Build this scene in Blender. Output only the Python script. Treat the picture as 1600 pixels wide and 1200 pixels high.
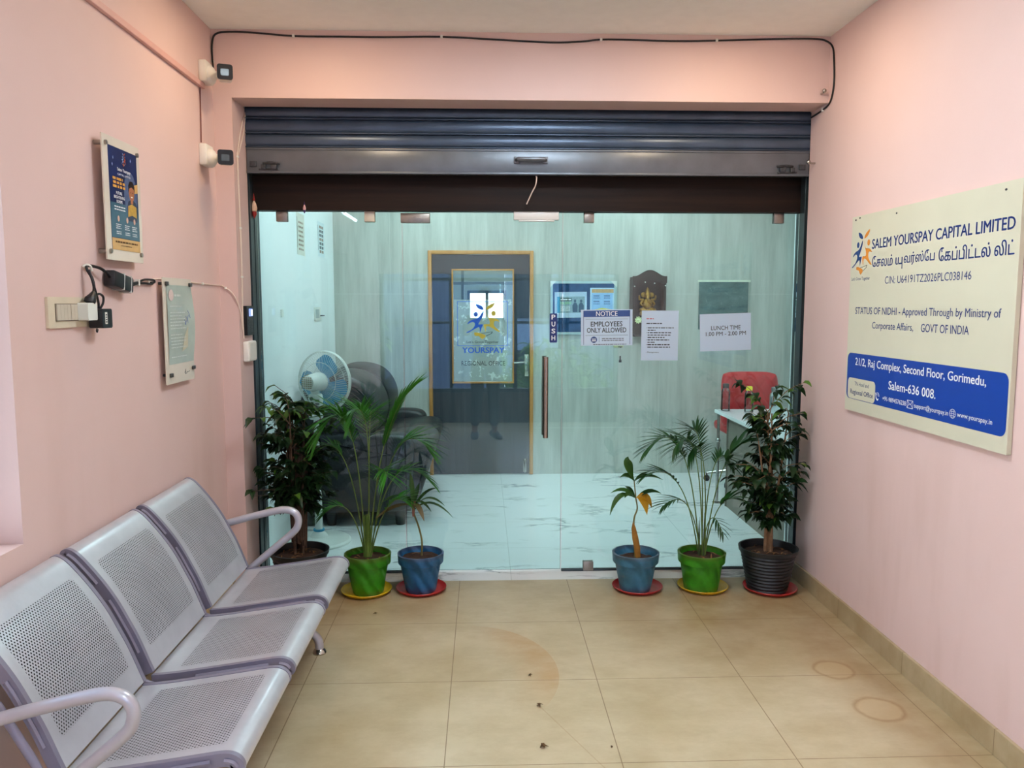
import bpy, bmesh, math, random
from mathutils import Vector as V, Matrix as M, Quaternion

random.seed(7)
SC = bpy.context.scene
COL = SC.collection
for _o in list(bpy.data.objects):
    bpy.data.objects.remove(_o)

# ---------------------------------------------------------------- camera
FPX = 1235.0
PITCH = math.atan(125 / FPX)
YAW = math.atan(45 / FPX * math.cos(PITCH))
cd = bpy.data.cameras.new('camera')
cd.sensor_width = 36.0
cd.lens = 36.0 * FPX / 1600.0
cd.clip_start = 0.005
cam = bpy.data.objects.new('camera', cd)
COL.objects.link(cam)
cam.location = (0, 0, 1.56)
cam.rotation_euler = (math.pi / 2 - PITCH, 0, -YAW)
SC.camera = cam

# ---------------------------------------------------------------- exposure, world, lights
SC.view_settings.view_transform = 'Standard'
SC.view_settings.look = 'None'
SC.view_settings.gamma = 1.0
SC.view_settings.use_curve_mapping = False
SC.view_settings.exposure = 0.50
cy = SC.cycles
cy.use_denoising = True
cy.max_bounces = 10
cy.diffuse_bounces = 5
cy.glossy_bounces = 5
cy.transmission_bounces = 8
cy.transparent_max_bounces = 24
cy.caustics_reflective = False
cy.caustics_refractive = False
cy.sample_clamp_indirect = 6.0

SKY = 9.0
TUBE_W = 12.0
PANEL_W = 10.5
LOBBY_FILL_W = 25.0
SPOT_W = 4.7

world = bpy.data.worlds.new('world')
SC.world = world
world.use_nodes = True
_nt = world.node_tree
_nt.nodes.clear()
_out = _nt.nodes.new('ShaderNodeOutputWorld')
_bg = _nt.nodes.new('ShaderNodeBackground')
_tc = _nt.nodes.new('ShaderNodeTexCoord')
_sx = _nt.nodes.new('ShaderNodeSeparateXYZ')
_rp = _nt.nodes.new('ShaderNodeValToRGB')
_rp.color_ramp.elements[0].position = 0.0
_rp.color_ramp.elements[0].color = (0.85, 0.90, 1.0, 1)
_rp.color_ramp.elements[1].position = 0.7
_rp.color_ramp.elements[1].color = (0.45, 0.66, 1.0, 1)
_nt.links.new(_tc.outputs['Generated'], _sx.inputs[0])
_nt.links.new(_sx.outputs['Z'], _rp.inputs[0])
_nt.links.new(_rp.outputs[0], _bg.inputs[0])
_bg.inputs[1].default_value = SKY
_nt.links.new(_bg.outputs[0], _out.inputs[0])


def downlight(loc, power, color, size=0.07):
    l = bpy.data.lights.new('downlight_glow', 'AREA')
    l.shape = 'DISK'
    l.size = size
    l.energy = power
    l.color = color
    o = bpy.data.objects.new('downlight_glow', l)
    COL.objects.link(o)
    o.location = loc
    return o


WARM = (1.0, 0.74, 0.46)
CEIL = 2.92
DOWN = [(-0.78, 3.54), (1.17, 3.54)]
for _x, _y in DOWN:
    downlight((_x, _y, CEIL - 0.016), SPOT_W, WARM)

# ---------------------------------------------------------------- constants of the place
XL, XR, XJ = -1.35, 1.78, -1.257
YF, YS, YG, YB = 4.136, 4.36, 4.50, 7.16
YR = -1.35


# ---------------------------------------------------------------- materials
def lin(c):
    return tuple(((x / 255) / 12.92 if x / 255 <= 0.04045 else ((x / 255 + 0.055) / 1.055) ** 2.4) for x in c)


MATS = {}


def base_mat(name):
    m = bpy.data.materials.new(name)
    m.use_nodes = True
    nt = m.node_tree
    nt.nodes.clear()
    out = nt.nodes.new('ShaderNodeOutputMaterial')
    return m, nt, out


def N(nt, t, **kw):
    n = nt.nodes.new(t)
    for k, v in kw.items():
        if k.startswith('i_'):
            n.inputs[k[2:].replace('_', ' ')].default_value = v
        else:
            setattr(n, k, v)
    return n


def ramp(nt, fac, stops):
    r = nt.nodes.new('ShaderNodeValToRGB')
    e = r.color_ramp.elements
    while len(e) < len(stops):
        e.new(0.5)
    for i, (p, c) in enumerate(stops):
        e[i].position = p
        e[i].color = (*c, 1) if len(c) == 3 else c
    nt.links.new(fac, r.inputs[0])
    return r.outputs[0]


def math_(nt, op, a, b=None, c=None, clamp=False):
    n = nt.nodes.new('ShaderNodeMath')
    n.operation = op
    n.use_clamp = clamp
    for i, x in enumerate((a, b, c)):
        if x is None:
            continue
        if hasattr(x, 'is_output'):
            nt.links.new(x, n.inputs[i])
        else:
            n.inputs[i].default_value = x
    return n.outputs[0]


def mixc(nt, fac, a, b, mode='MIX'):
    n = nt.nodes.new('ShaderNodeMix')
    n.data_type = 'RGBA'
    n.blend_type = mode
    for sock, x in ((n.inputs[0], fac), (n.inputs[6], a), (n.inputs[7], b)):
        if hasattr(x, 'is_output'):
            nt.links.new(x, sock)
        elif isinstance(x, (int, float)):
            sock.default_value = x
        else:
            sock.default_value = (*x, 1) if len(x) == 3 else x
    return n.outputs[2]


def noise(nt, scale, detail=3, rough=0.55, vec=None, stretch=None, coord='Object'):
    if vec is None:
        tc = nt.nodes.new('ShaderNodeTexCoord')
        vec = tc.outputs[coord]
    if stretch:
        mp = nt.nodes.new('ShaderNodeMapping')
        mp.inputs['Scale'].default_value = stretch
        nt.links.new(vec, mp.inputs[0])
        vec = mp.outputs[0]
    n = nt.nodes.new('ShaderNodeTexNoise')
    n.inputs['Scale'].default_value = scale
    n.inputs['Detail'].default_value = detail
    n.inputs['Roughness'].default_value = rough
    nt.links.new(vec, n.inputs['Vector'])
    return n.outputs['Fac']


def pbsdf(nt, out, color, rough, metal=0.0, spec=0.5, bump=None, bump_s=0.1, bump_d=0.01, emit=None, emit_s=0, alpha=None,
          trans=0.0, sheen=0.0, coat=0.0):
    b = nt.nodes.new('ShaderNodeBsdfPrincipled')
    for nm, x in (('Base Color', color), ('Roughness', rough), ('Metallic', metal)):
        if hasattr(x, 'is_output'):
            nt.links.new(x, b.inputs[nm])
        elif isinstance(x, (int, float)):
            b.inputs[nm].default_value = x
        else:
            b.inputs[nm].default_value = (*x, 1)
    b.inputs['Specular IOR Level'].default_value = spec
    b.inputs['Transmission Weight'].default_value = trans
    b.inputs['Coat Weight'].default_value = coat
    b.inputs['Coat Roughness'].default_value = 0.1
    if bump is not None:
        bp = nt.nodes.new('ShaderNodeBump')
        bp.inputs['Strength'].default_value = bump_s
        bp.inputs['Distance'].default_value = bump_d
        nt.links.new(bump, bp.inputs['Height'])
        nt.links.new(bp.outputs[0], b.inputs['Normal'])
    if emit is not None:
        b.inputs['Emission Color'].default_value = (*emit, 1)
        b.inputs['Emission Strength'].default_value = emit_s
    if alpha is not None:
        if hasattr(alpha, 'is_output'):
            nt.links.new(alpha, b.inputs['Alpha'])
        else:
            b.inputs['Alpha'].default_value = alpha
    nt.links.new(b.outputs[0], out.inputs[0])
    return b


def mat(name, rgb, rough=0.5, metal=0.0, var=0.08, scale=14, spec=0.5, bump=0.0, bscale=80, emit=0, stretch=None, coat=0.0):
    """plain painted / plastic / metal surface with a little procedural unevenness; rgb is sRGB 0-255"""
    if name in MATS:
        return MATS[name]
    m, nt, out = base_mat(name)
    c = lin(rgb)
    col = c
    if var > 0:
        f = noise(nt, scale, 4, stretch=stretch)
        lo = tuple(x * (1 - var) for x in c)
        hi = tuple(min(1, x * (1 + var)) for x in c)
        col = ramp(nt, f, [(0.3, lo), (0.7, hi)])
    bmp = noise(nt, bscale, 3) if bump > 0 else None
    pbsdf(nt, out, col, rough, metal, spec, bmp, bump, 0.004, c if emit else None, emit, coat=coat)
    MATS[name] = m
    return m


def mat_wall():
    m, nt, out = base_mat('pink_plaster')
    a = noise(nt, 1.1, 4)
    b = noise(nt, 5.0, 5, 0.65)
    col = ramp(nt, a, [(0.3, lin((219, 190, 183))), (0.7, lin((225, 197, 191)))])
    geo = nt.nodes.new('ShaderNodeNewGeometry')
    sp = nt.nodes.new('ShaderNodeSeparateXYZ')
    nt.links.new(geo.outputs['Position'], sp.inputs[0])
    # rubbed dirt: vertical streaks, more of them low down
    st = noise(nt, 3.2, 4, 0.6, stretch=(1, 1, 0.22))
    low = math_(nt, 'MULTIPLY_ADD', sp.outputs['Z'], -0.55, 1.05, True)
    d = math_(nt, 'MULTIPLY', math_(nt, 'SUBTRACT', st, 0.50), 3.2, clamp=True)
    d = math_(nt, 'MULTIPLY', d, low)
    d = math_(nt, 'MULTIPLY', d, 0.42)
    col = mixc(nt, d, col, lin((184, 146, 128)))
    d2 = math_(nt, 'MULTIPLY', math_(nt, 'SUBTRACT', b, 0.6), 2.2, clamp=True)
    col = mixc(nt, math_(nt, 'MULTIPLY', d2, 0.22), col, lin((205, 182, 178)))
    fine = noise(nt, 140, 3)
    pbsdf(nt, out, col, 0.62, 0, 0.28, fine, 0.12, 0.002)
    return m


def grid_lines(nt, pos, size, off, width):
    """1 on a joint line, 0 elsewhere"""
    x = math_(nt, 'SUBTRACT', pos, off)
    x = math_(nt, 'DIVIDE', x, size)
    f = math_(nt, 'FRACT', x)
    a = math_(nt, 'ABSOLUTE', math_(nt, 'SUBTRACT', f, 0.5))
    return math_(nt, 'GREATER_THAN', a, 0.5 - width / size / 2)


def blob(nt, X, Y, cx, cy, rx, ry, soft=1.0):
    dx = math_(nt, 'DIVIDE', math_(nt, 'SUBTRACT', X, cx), rx)
    dy = math_(nt, 'DIVIDE', math_(nt, 'SUBTRACT', Y, cy), ry)
    r = math_(nt, 'SQRT', math_(nt, 'ADD', math_(nt, 'MULTIPLY', dx, dx), math_(nt, 'MULTIPLY', dy, dy)))
    return r


def mat_floor():
    m, nt, out = base_mat('beige_vitrified_tile')
    geo = nt.nodes.new('ShaderNodeNewGeometry')
    sp = nt.nodes.new('ShaderNodeSeparateXYZ')
    nt.links.new(geo.outputs['Position'], sp.inputs[0])
    X, Y = sp.outputs['X'], sp.outputs['Y']
    P = geo.outputs['Position']
    n1 = noise(nt, 2.6, 5, 0.6, vec=P)
    n2 = noise(nt, 11, 6, 0.65, vec=P)
    n3 = noise(nt, 4.2, 6, 0.7, vec=P, stretch=(1.0, 1.6, 1))
    col = ramp(nt, n1, [(0.28, lin((182, 165, 128))), (0.5, lin((196, 181, 147))), (0.72, lin((205, 191, 159)))])
    sm = math_(nt, 'MULTIPLY', math_(nt, 'SUBTRACT', n3, 0.40), 2.4, clamp=True)
    col = mixc(nt, math_(nt, 'MULTIPLY', sm, 0.58), col, lin((158, 136, 98)))
    # worn brown water dirt around the pots and along the right wall
    nb = noise(nt, 5, 4, 0.6, vec=P)
    for cx_, cy_, rx, ry, k in ((-0.75, 4.12, 0.65, 0.55, 0.65), (1.25, 4.0, 0.85, 0.5, 0.7), (1.65, 3.2, 0.24, 1.5, 0.6), (1.2, 3.45, 0.6, 0.35, 0.45)):
        r = blob(nt, X, Y, cx_, cy_, rx, ry)
        d = math_(nt, 'SUBTRACT', 1.15, r, clamp=True)
        d = math_(nt, 'MULTIPLY', d, math_(nt, 'MULTIPLY', nb, 1.7), clamp=True)
        col = mixc(nt, math_(nt, 'MULTIPLY', d, k), col, lin((132, 96, 46)))
    # two old saucer rings
    for cx_, cy_, rr in ((1.497, 3.195, 0.080), (1.527, 2.862, 0.088)):
        r = blob(nt, X, Y, cx_, cy_, rr, rr)
        rn = math_(nt, 'ADD', r, math_(nt, 'MULTIPLY', math_(nt, 'SUBTRACT', n2, 0.5), 0.35))
        ring = math_(nt, 'SUBTRACT', 1.0, math_(nt, 'MULTIPLY', math_(nt, 'ABSOLUTE', math_(nt, 'SUBTRACT', rn, 1.0)), 6.0), clamp=True)
        halo = math_(nt, 'MULTIPLY', math_(nt, 'SUBTRACT', 1.8, rn, clamp=True), 0.3)
        col = mixc(nt, halo, col, lin((176, 146, 100)))
        inn = math_(nt, 'MULTIPLY', math_(nt, 'LESS_THAN', rn, 0.95), 0.15)
        col = mixc(nt, inn, col, lin((214, 190, 148)))
        col = mixc(nt, math_(nt, 'MULTIPLY', ring, 0.50), col, lin((139, 100, 54)))
    # the mop swirl: crescent between two circles
    r1 = blob(nt, X, Y, -0.10, 3.22, 0.415, 0.50)
    r2 = blob(nt, X, Y, -0.17, 3.12, 0.40, 0.50)
    cres = math_(nt, 'MULTIPLY', math_(nt, 'LESS_THAN', r1, 1.0), math_(nt, 'SUBTRACT', math_(nt, 'MULTIPLY', r2, 2.6), 1.9, clamp=True))
    cres = math_(nt, 'MULTIPLY', cres, math_(nt, 'MULTIPLY', math_(nt, 'ADD', X, 0.10), 4.0, clamp=True))
    cres = math_(nt, 'MULTIPLY', cres, math_(nt, 'MULTIPLY', math_(nt, 'SUBTRACT', Y, 2.88), 5.0, clamp=True))
    col = mixc(nt, math_(nt, 'MULTIPLY', cres, math_(nt, 'MULTIPLY', n3, 0.95)), col, lin((184, 142, 88)))
    # hairline scratch
    sc = math_(nt, 'ADD', math_(nt, 'MULTIPLY', math_(nt, 'SUBTRACT', X, 0.229), 0.387), math_(nt, 'MULTIPLY', math_(nt, 'SUBTRACT', Y, 2.901), 0.176))
    scr = math_(nt, 'MULTIPLY', math_(nt, 'LESS_THAN', math_(nt, 'ABSOLUTE', sc), 0.0011), math_(nt, 'LESS_THAN', Y, 2.95))
    col = mixc(nt, math_(nt, 'MULTIPLY', scr, 0.28), col, lin((150, 110, 66)))
    j = math_(nt, 'MAXIMUM', grid_lines(nt, X, 0.6065, -0.138, 0.0036), grid_lines(nt, Y, 0.6055, 3.753, 0.0032))
    col = mixc(nt, math_(nt, 'MULTIPLY', j, 0.75), col, lin((112, 84, 48)))
    rg = 0.31
    pbsdf(nt, out, col, rg, 0, 0.42, noise(nt, 60, 3, vec=P), 0.02, 0.002)
    return m


def mat_marble(offx=0.0):
    m, nt, out = base_mat('white_marble_tile')
    geo = nt.nodes.new('ShaderNodeNewGeometry')
    P = geo.outputs['Position']
    sp = nt.nodes.new('ShaderNodeSeparateXYZ')
    nt.links.new(P, sp.inputs[0])
    mp = nt.nodes.new('ShaderNodeMapping')
    mp.inputs['Rotation'].default_value = (0, 0, 0.12)
    mp.inputs['Scale'].default_value = (0.7, 1.9, 1)
    nt.links.new(P, mp.inputs[0])
    w = noise(nt, 1.5, 6, 0.62, vec=mp.outputs[0])
    v = math_(nt, 'ABSOLUTE', math_(nt, 'SUBTRACT', w, 0.5))
    vein = math_(nt, 'SUBTRACT', 1.0, math_(nt, 'MULTIPLY', v, 42), clamp=True)
    gate = noise(nt, 2.1, 2, vec=P)
    vein = math_(nt, 'MULTIPLY', vein, math_(nt, 'MULTIPLY', math_(nt, 'SUBTRACT', gate, 0.47), 6, clamp=True))
    col = mixc(nt, math_(nt, 'MULTIPLY', vein, 0.75), lin((238, 240, 240)), lin((118, 128, 132)))
    j = math_(nt, 'MAXIMUM', grid_lines(nt, sp.outputs['X'], 1.19, 0.155, 0.003), grid_lines(nt, sp.outputs['Y'], 0.6, 4.95, 0.003))
    col = mixc(nt, math_(nt, 'MULTIPLY', j, 0.5), col, lin((150, 160, 160)))
    pbsdf(nt, out, col, 0.12, 0, 0.5)
    return m


def mat_laminate():
    m, nt, out = base_mat('grey_wood_laminate')
    geo = nt.nodes.new('ShaderNodeNewGeometry')
    P = geo.outputs['Position']
    sp = nt.nodes.new('ShaderNodeSeparateXYZ')
    nt.links.new(P, sp.inputs[0])
    f = noise(nt, 3.2, 6, 0.65, vec=P, stretch=(3.2, 1, 0.35))
    g = noise(nt, 26, 3, 0.6, vec=P, stretch=(3.5, 1, 0.12))
    col = ramp(nt, f, [(0.25, lin((166, 168, 160))), (0.5, lin((192, 193, 185))), (0.75, lin((212, 213, 205)))])
    col = mixc(nt, math_(nt, 'MULTIPLY', g, 0.22), col, lin((150, 150, 138)))
    j = math_(nt, 'MAXIMUM', grid_lines(nt, sp.outputs['X'], 1.22, -0.83, 0.004), grid_lines(nt, sp.outputs['Z'], 1.22, 0.43, 0.004))
    col = mixc(nt, math_(nt, 'MULTIPLY', j, 0.35), col, lin((225, 228, 222)))
    pbsdf(nt, out, col, 0.38, 0, 0.4)
    return m


def mat_glass(name, tint, rough=0.0, refl=1.0):
    m, nt, out = base_mat(name)
    tr = nt.nodes.new('ShaderNodeBsdfTransparent')
    tr.inputs[0].default_value = (*tint, 1)
    gl = nt.nodes.new('ShaderNodeBsdfGlossy')
    gl.inputs['Roughness'].default_value = rough
    gl.inputs[0].default_value = (refl, refl, refl, 1)
    fr = nt.nodes.new('ShaderNodeFresnel')
    fr.inputs[0].default_value = 1.5
    mx = nt.nodes.new('ShaderNodeMixShader')
    nt.links.new(fr.outputs[0], mx.inputs[0])
    nt.links.new(tr.outputs[0], mx.inputs[1])
    nt.links.new(gl.outputs[0], mx.inputs[2])
    nt.links.new(mx.outputs[0], out.inputs[0])
    return m


def mat_emit(name, rgb, strength):
    m, nt, out = base_mat(name)
    e = nt.nodes.new('ShaderNodeEmission')
    e.inputs[0].default_value = (*rgb, 1)
    e.inputs[1].default_value = strength
    nt.links.new(e.outputs[0], out.inputs[0])
    return m


def mat_wood(name, dark, light, axis=(0.5, 8, 8), rough=0.4, scale=3.0, spec=0.4):
    m, nt, out = base_mat(name)
    f = noise(nt, scale, 6, 0.6, stretch=axis)
    g = noise(nt, scale * 7, 3, 0.6, stretch=axis)
    col = ramp(nt, f, [(0.3, lin(dark)), (0.7, lin(light))])
    col = mixc(nt, math_(nt, 'MULTIPLY', g, 0.35), col, lin(dark))
    pbsdf(nt, out, col, rough, 0, spec)
    return m


def mat_perforated():
    """silver powder coat; round punched holes, driven by the panel's own UVs in metres"""
    m, nt, out = base_mat('perforated_silver_steel')
    uv = nt.nodes.new('ShaderNodeUVMap')
    uv.uv_map = 'UVMap'
    sp = nt.nodes.new('ShaderNodeSeparateXYZ')
    nt.links.new(uv.outputs[0], sp.inputs[0])
    u, v = sp.outputs['X'], sp.outputs['Y']
    p = 0.0112
    y = math_(nt, 'DIVIDE', v, p * 0.72)
    row = math_(nt, 'FLOOR', y)
    odd = math_(nt, 'MULTIPLY', math_(nt, 'MODULO', math_(nt, 'ABSOLUTE', row), 2.0), 0.5)
    x = math_(nt, 'ADD', math_(nt, 'DIVIDE', u, p), odd)
    fx = math_(nt, 'SUBTRACT', math_(nt, 'FRACT', math_(nt, 'ADD', x, 100.0)), 0.5)
    fy = math_(nt, 'MULTIPLY', math_(nt, 'SUBTRACT', math_(nt, 'FRACT', math_(nt, 'ADD', y, 100.0)), 0.5), 0.72)
    d = math_(nt, 'SQRT', math_(nt, 'ADD', math_(nt, 'MULTIPLY', fx, fx), math_(nt, 'MULTIPLY', fy, fy)))
    hole = math_(nt, 'LESS_THAN', d, 0.26)
    inx = math_(nt, 'LESS_THAN', math_(nt, 'ABSOLUTE', u), 0.196)
    iny = math_(nt, 'LESS_THAN', math_(nt, 'ABSOLUTE', math_(nt, 'SUBTRACT', v, 0.235)), 0.165)
    corner = math_(nt, 'LESS_THAN', math_(nt, 'ADD', math_(nt, 'ABSOLUTE', u), math_(nt, 'ABSOLUTE', math_(nt, 'SUBTRACT', v, 0.235))), 0.352)
    hole = math_(nt, 'MULTIPLY', hole, math_(nt, 'MULTIPLY', math_(nt, 'MULTIPLY', inx, iny), corner))
    n = noise(nt, 9, 4)
    col = ramp(nt, n, [(0.3, lin((190, 191, 199))), (0.7, lin((203, 204, 211)))])
    alpha = math_(nt, 'SUBTRACT', 1.0, hole)
    pbsdf(nt, out, col, 0.34, 0.35, 0.5, alpha=alpha, coat=0.25)
    return m


def mat_leaf(name, dark, light, rough=0.35, scale=9):
    m, nt, out = base_mat(name)
    n = noise(nt, scale, 3)
    col = ramp(nt, n, [(0.3, lin(dark)), (0.72, lin(light))])
    b = pbsdf(nt, out, col, rough, 0, 0.45)
    tl = nt.nodes.new('ShaderNodeBsdfTranslucent')
    nt.links.new(col, tl.inputs[0])
    mx = nt.nodes.new('ShaderNodeMixShader')
    mx.inputs[0].default_value = 0.28
    nt.links.new(b.outputs[0], mx.inputs[1])
    nt.links.new(tl.outputs[0], mx.inputs[2])
    nt.links.new(mx.outputs[0], out.inputs[0])
    return m


def mat_pot(name, rgb, dirt=(86, 62, 38), amount=0.5, rough=0.45):
    m, nt, out = base_mat(name)
    n = noise(nt, 16, 5, 0.65)
    s = noise(nt, 9, 4, 0.6, stretch=(1, 1, 2.4))
    c = lin(rgb)
    col = ramp(nt, n, [(0.3, tuple(x * 0.62 for x in c)), (0.65, c)])
    d = math_(nt, 'MULTIPLY', math_(nt, 'SUBTRACT', s, 0.58), 5, clamp=True)
    col = mixc(nt, math_(nt, 'MULTIPLY', d, amount), col, lin(dirt))
    geo = nt.nodes.new('ShaderNodeNewGeometry')
    sp = nt.nodes.new('ShaderNodeSeparateXYZ')
    nt.links.new(geo.outputs['Position'], sp.inputs[0])
    rim = math_(nt, 'MULTIPLY', math_(nt, 'SUBTRACT', sp.outputs['Z'], 0.196), 40.0, clamp=True)
    rim = math_(nt, 'MULTIPLY', rim, math_(nt, 'MULTIPLY', n, 1.3), clamp=True)
    foot = math_(nt, 'MULTIPLY', math_(nt, 'SUBTRACT', 0.055, sp.outputs['Z']), 22.0, clamp=True)
    foot = math_(nt, 'MULTIPLY', foot, math_(nt, 'MULTIPLY', s, 0.9), clamp=True)
    col = mixc(nt, math_(nt, 'MULTIPLY', math_(nt, 'MAXIMUM', rim, foot), amount + 0.2), col, lin((96, 66, 42)))
    w = nt.nodes.new('ShaderNodeTexWave')
    w.wave_type = 'BANDS'
    w.bands_direction = 'DIAGONAL'
    w.inputs['Scale'].default_value = 7
    w.inputs['Distortion'].default_value = 3
    tc = nt.nodes.new('ShaderNodeTexCoord')
    nt.links.new(tc.outputs['Object'], w.inputs[0])
    pbsdf(nt, out, col, rough, 0, 0.45, w.outputs['Fac'], 0.8, 0.010)
    return m


def mat_paper():
    m, nt, out = base_mat('white_paper')
    d = nt.nodes.new('ShaderNodeBsdfDiffuse')
    d.inputs[0].default_value = (*lin((220, 234, 248)), 1)
    t = nt.nodes.new('ShaderNodeBsdfTranslucent')
    t.inputs[0].default_value = (*lin((226, 236, 250)), 1)
    mx = nt.nodes.new('ShaderNodeMixShader')
    mx.inputs[0].default_value = 0.42
    nt.links.new(d.outputs[0], mx.inputs[1])
    nt.links.new(t.outputs[0], mx.inputs[2])
    nt.links.new(mx.outputs[0], out.inputs[0])
    return m


WALL = mat_wall()
FLOOR = mat_floor()
MARBLE = mat_marble()
LAMINATE = mat_laminate()
GLASS = mat_glass('green_tinted_clear_glass', (0.82, 0.957, 0.952))
GLASS2 = mat_glass('clear_glass', (0.95, 0.97, 0.97))
CEILM = mat('matt_ceiling_paint', (242, 243, 238), 0.9, var=0.02, spec=0.1)
WHITEWALL = mat('office_white_paint', (240, 243, 243), 0.7, var=0.015, spec=0.2)
FRAME = mat('dark_grey_aluminium', (62, 72, 76), 0.35, 0.6, var=0.12)
CHROME = mat('brushed_steel', (190, 186, 180), 0.22, 1.0, var=0.06, scale=40)
BRONZE = mat('patch_fitting_steel', (158, 150, 142), 0.32, 0.85, var=0.1, scale=30)
WHITEP = mat('white_plastic', (232, 230, 222), 0.4, var=0.03)
CREAM = mat('aged_cream_plastic', (214, 201, 176), 0.45, var=0.06)
BLACKP = mat('black_plastic', (22, 23, 27), 0.4, var=0.1)
BLACKC = mat('black_cable_rubber', (18, 14, 16), 0.5, var=0.1)
WHITEC = mat('white_cable_plastic', (226, 208, 194), 0.5, var=0.04)
SEATM = mat_perforated()
SILVER = mat('silver_powder_coat', (188, 187, 196), 0.3, 0.3, var=0.04, coat=0.3)
LILAC = mat('lilac_grey_end_cap', (136, 132, 150), 0.38, 0.15, var=0.05)
NAVY = mat('navy_print', (16, 44, 112), 0.45, var=0.03)
BLUE = mat('royal_blue_print', (14, 62, 158), 0.42, var=0.03)
ORANGE = mat('orange_print', (224, 140, 38), 0.45, var=0.04)
PAPER = mat_paper()
INK = mat('black_ink', (28, 32, 40), 0.6, var=0.03)
GREYINK = mat('grey_ink', (92, 98, 108), 0.6, var=0.03)
REDINK = mat('red_ink', (190, 50, 60), 0.6, var=0.03)
WHITEINK = mat('white_print', (232, 234, 236), 0.5, var=0.02)
BROWN = mat('brown_soil', (62, 40, 27), 0.95, var=0.35, scale=40, bump=0.6, bscale=60)
LEATHER = mat('black_leather', (17, 20, 27), 0.42, var=0.12, spec=0.5, bump=0.12, bscale=120)


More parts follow.
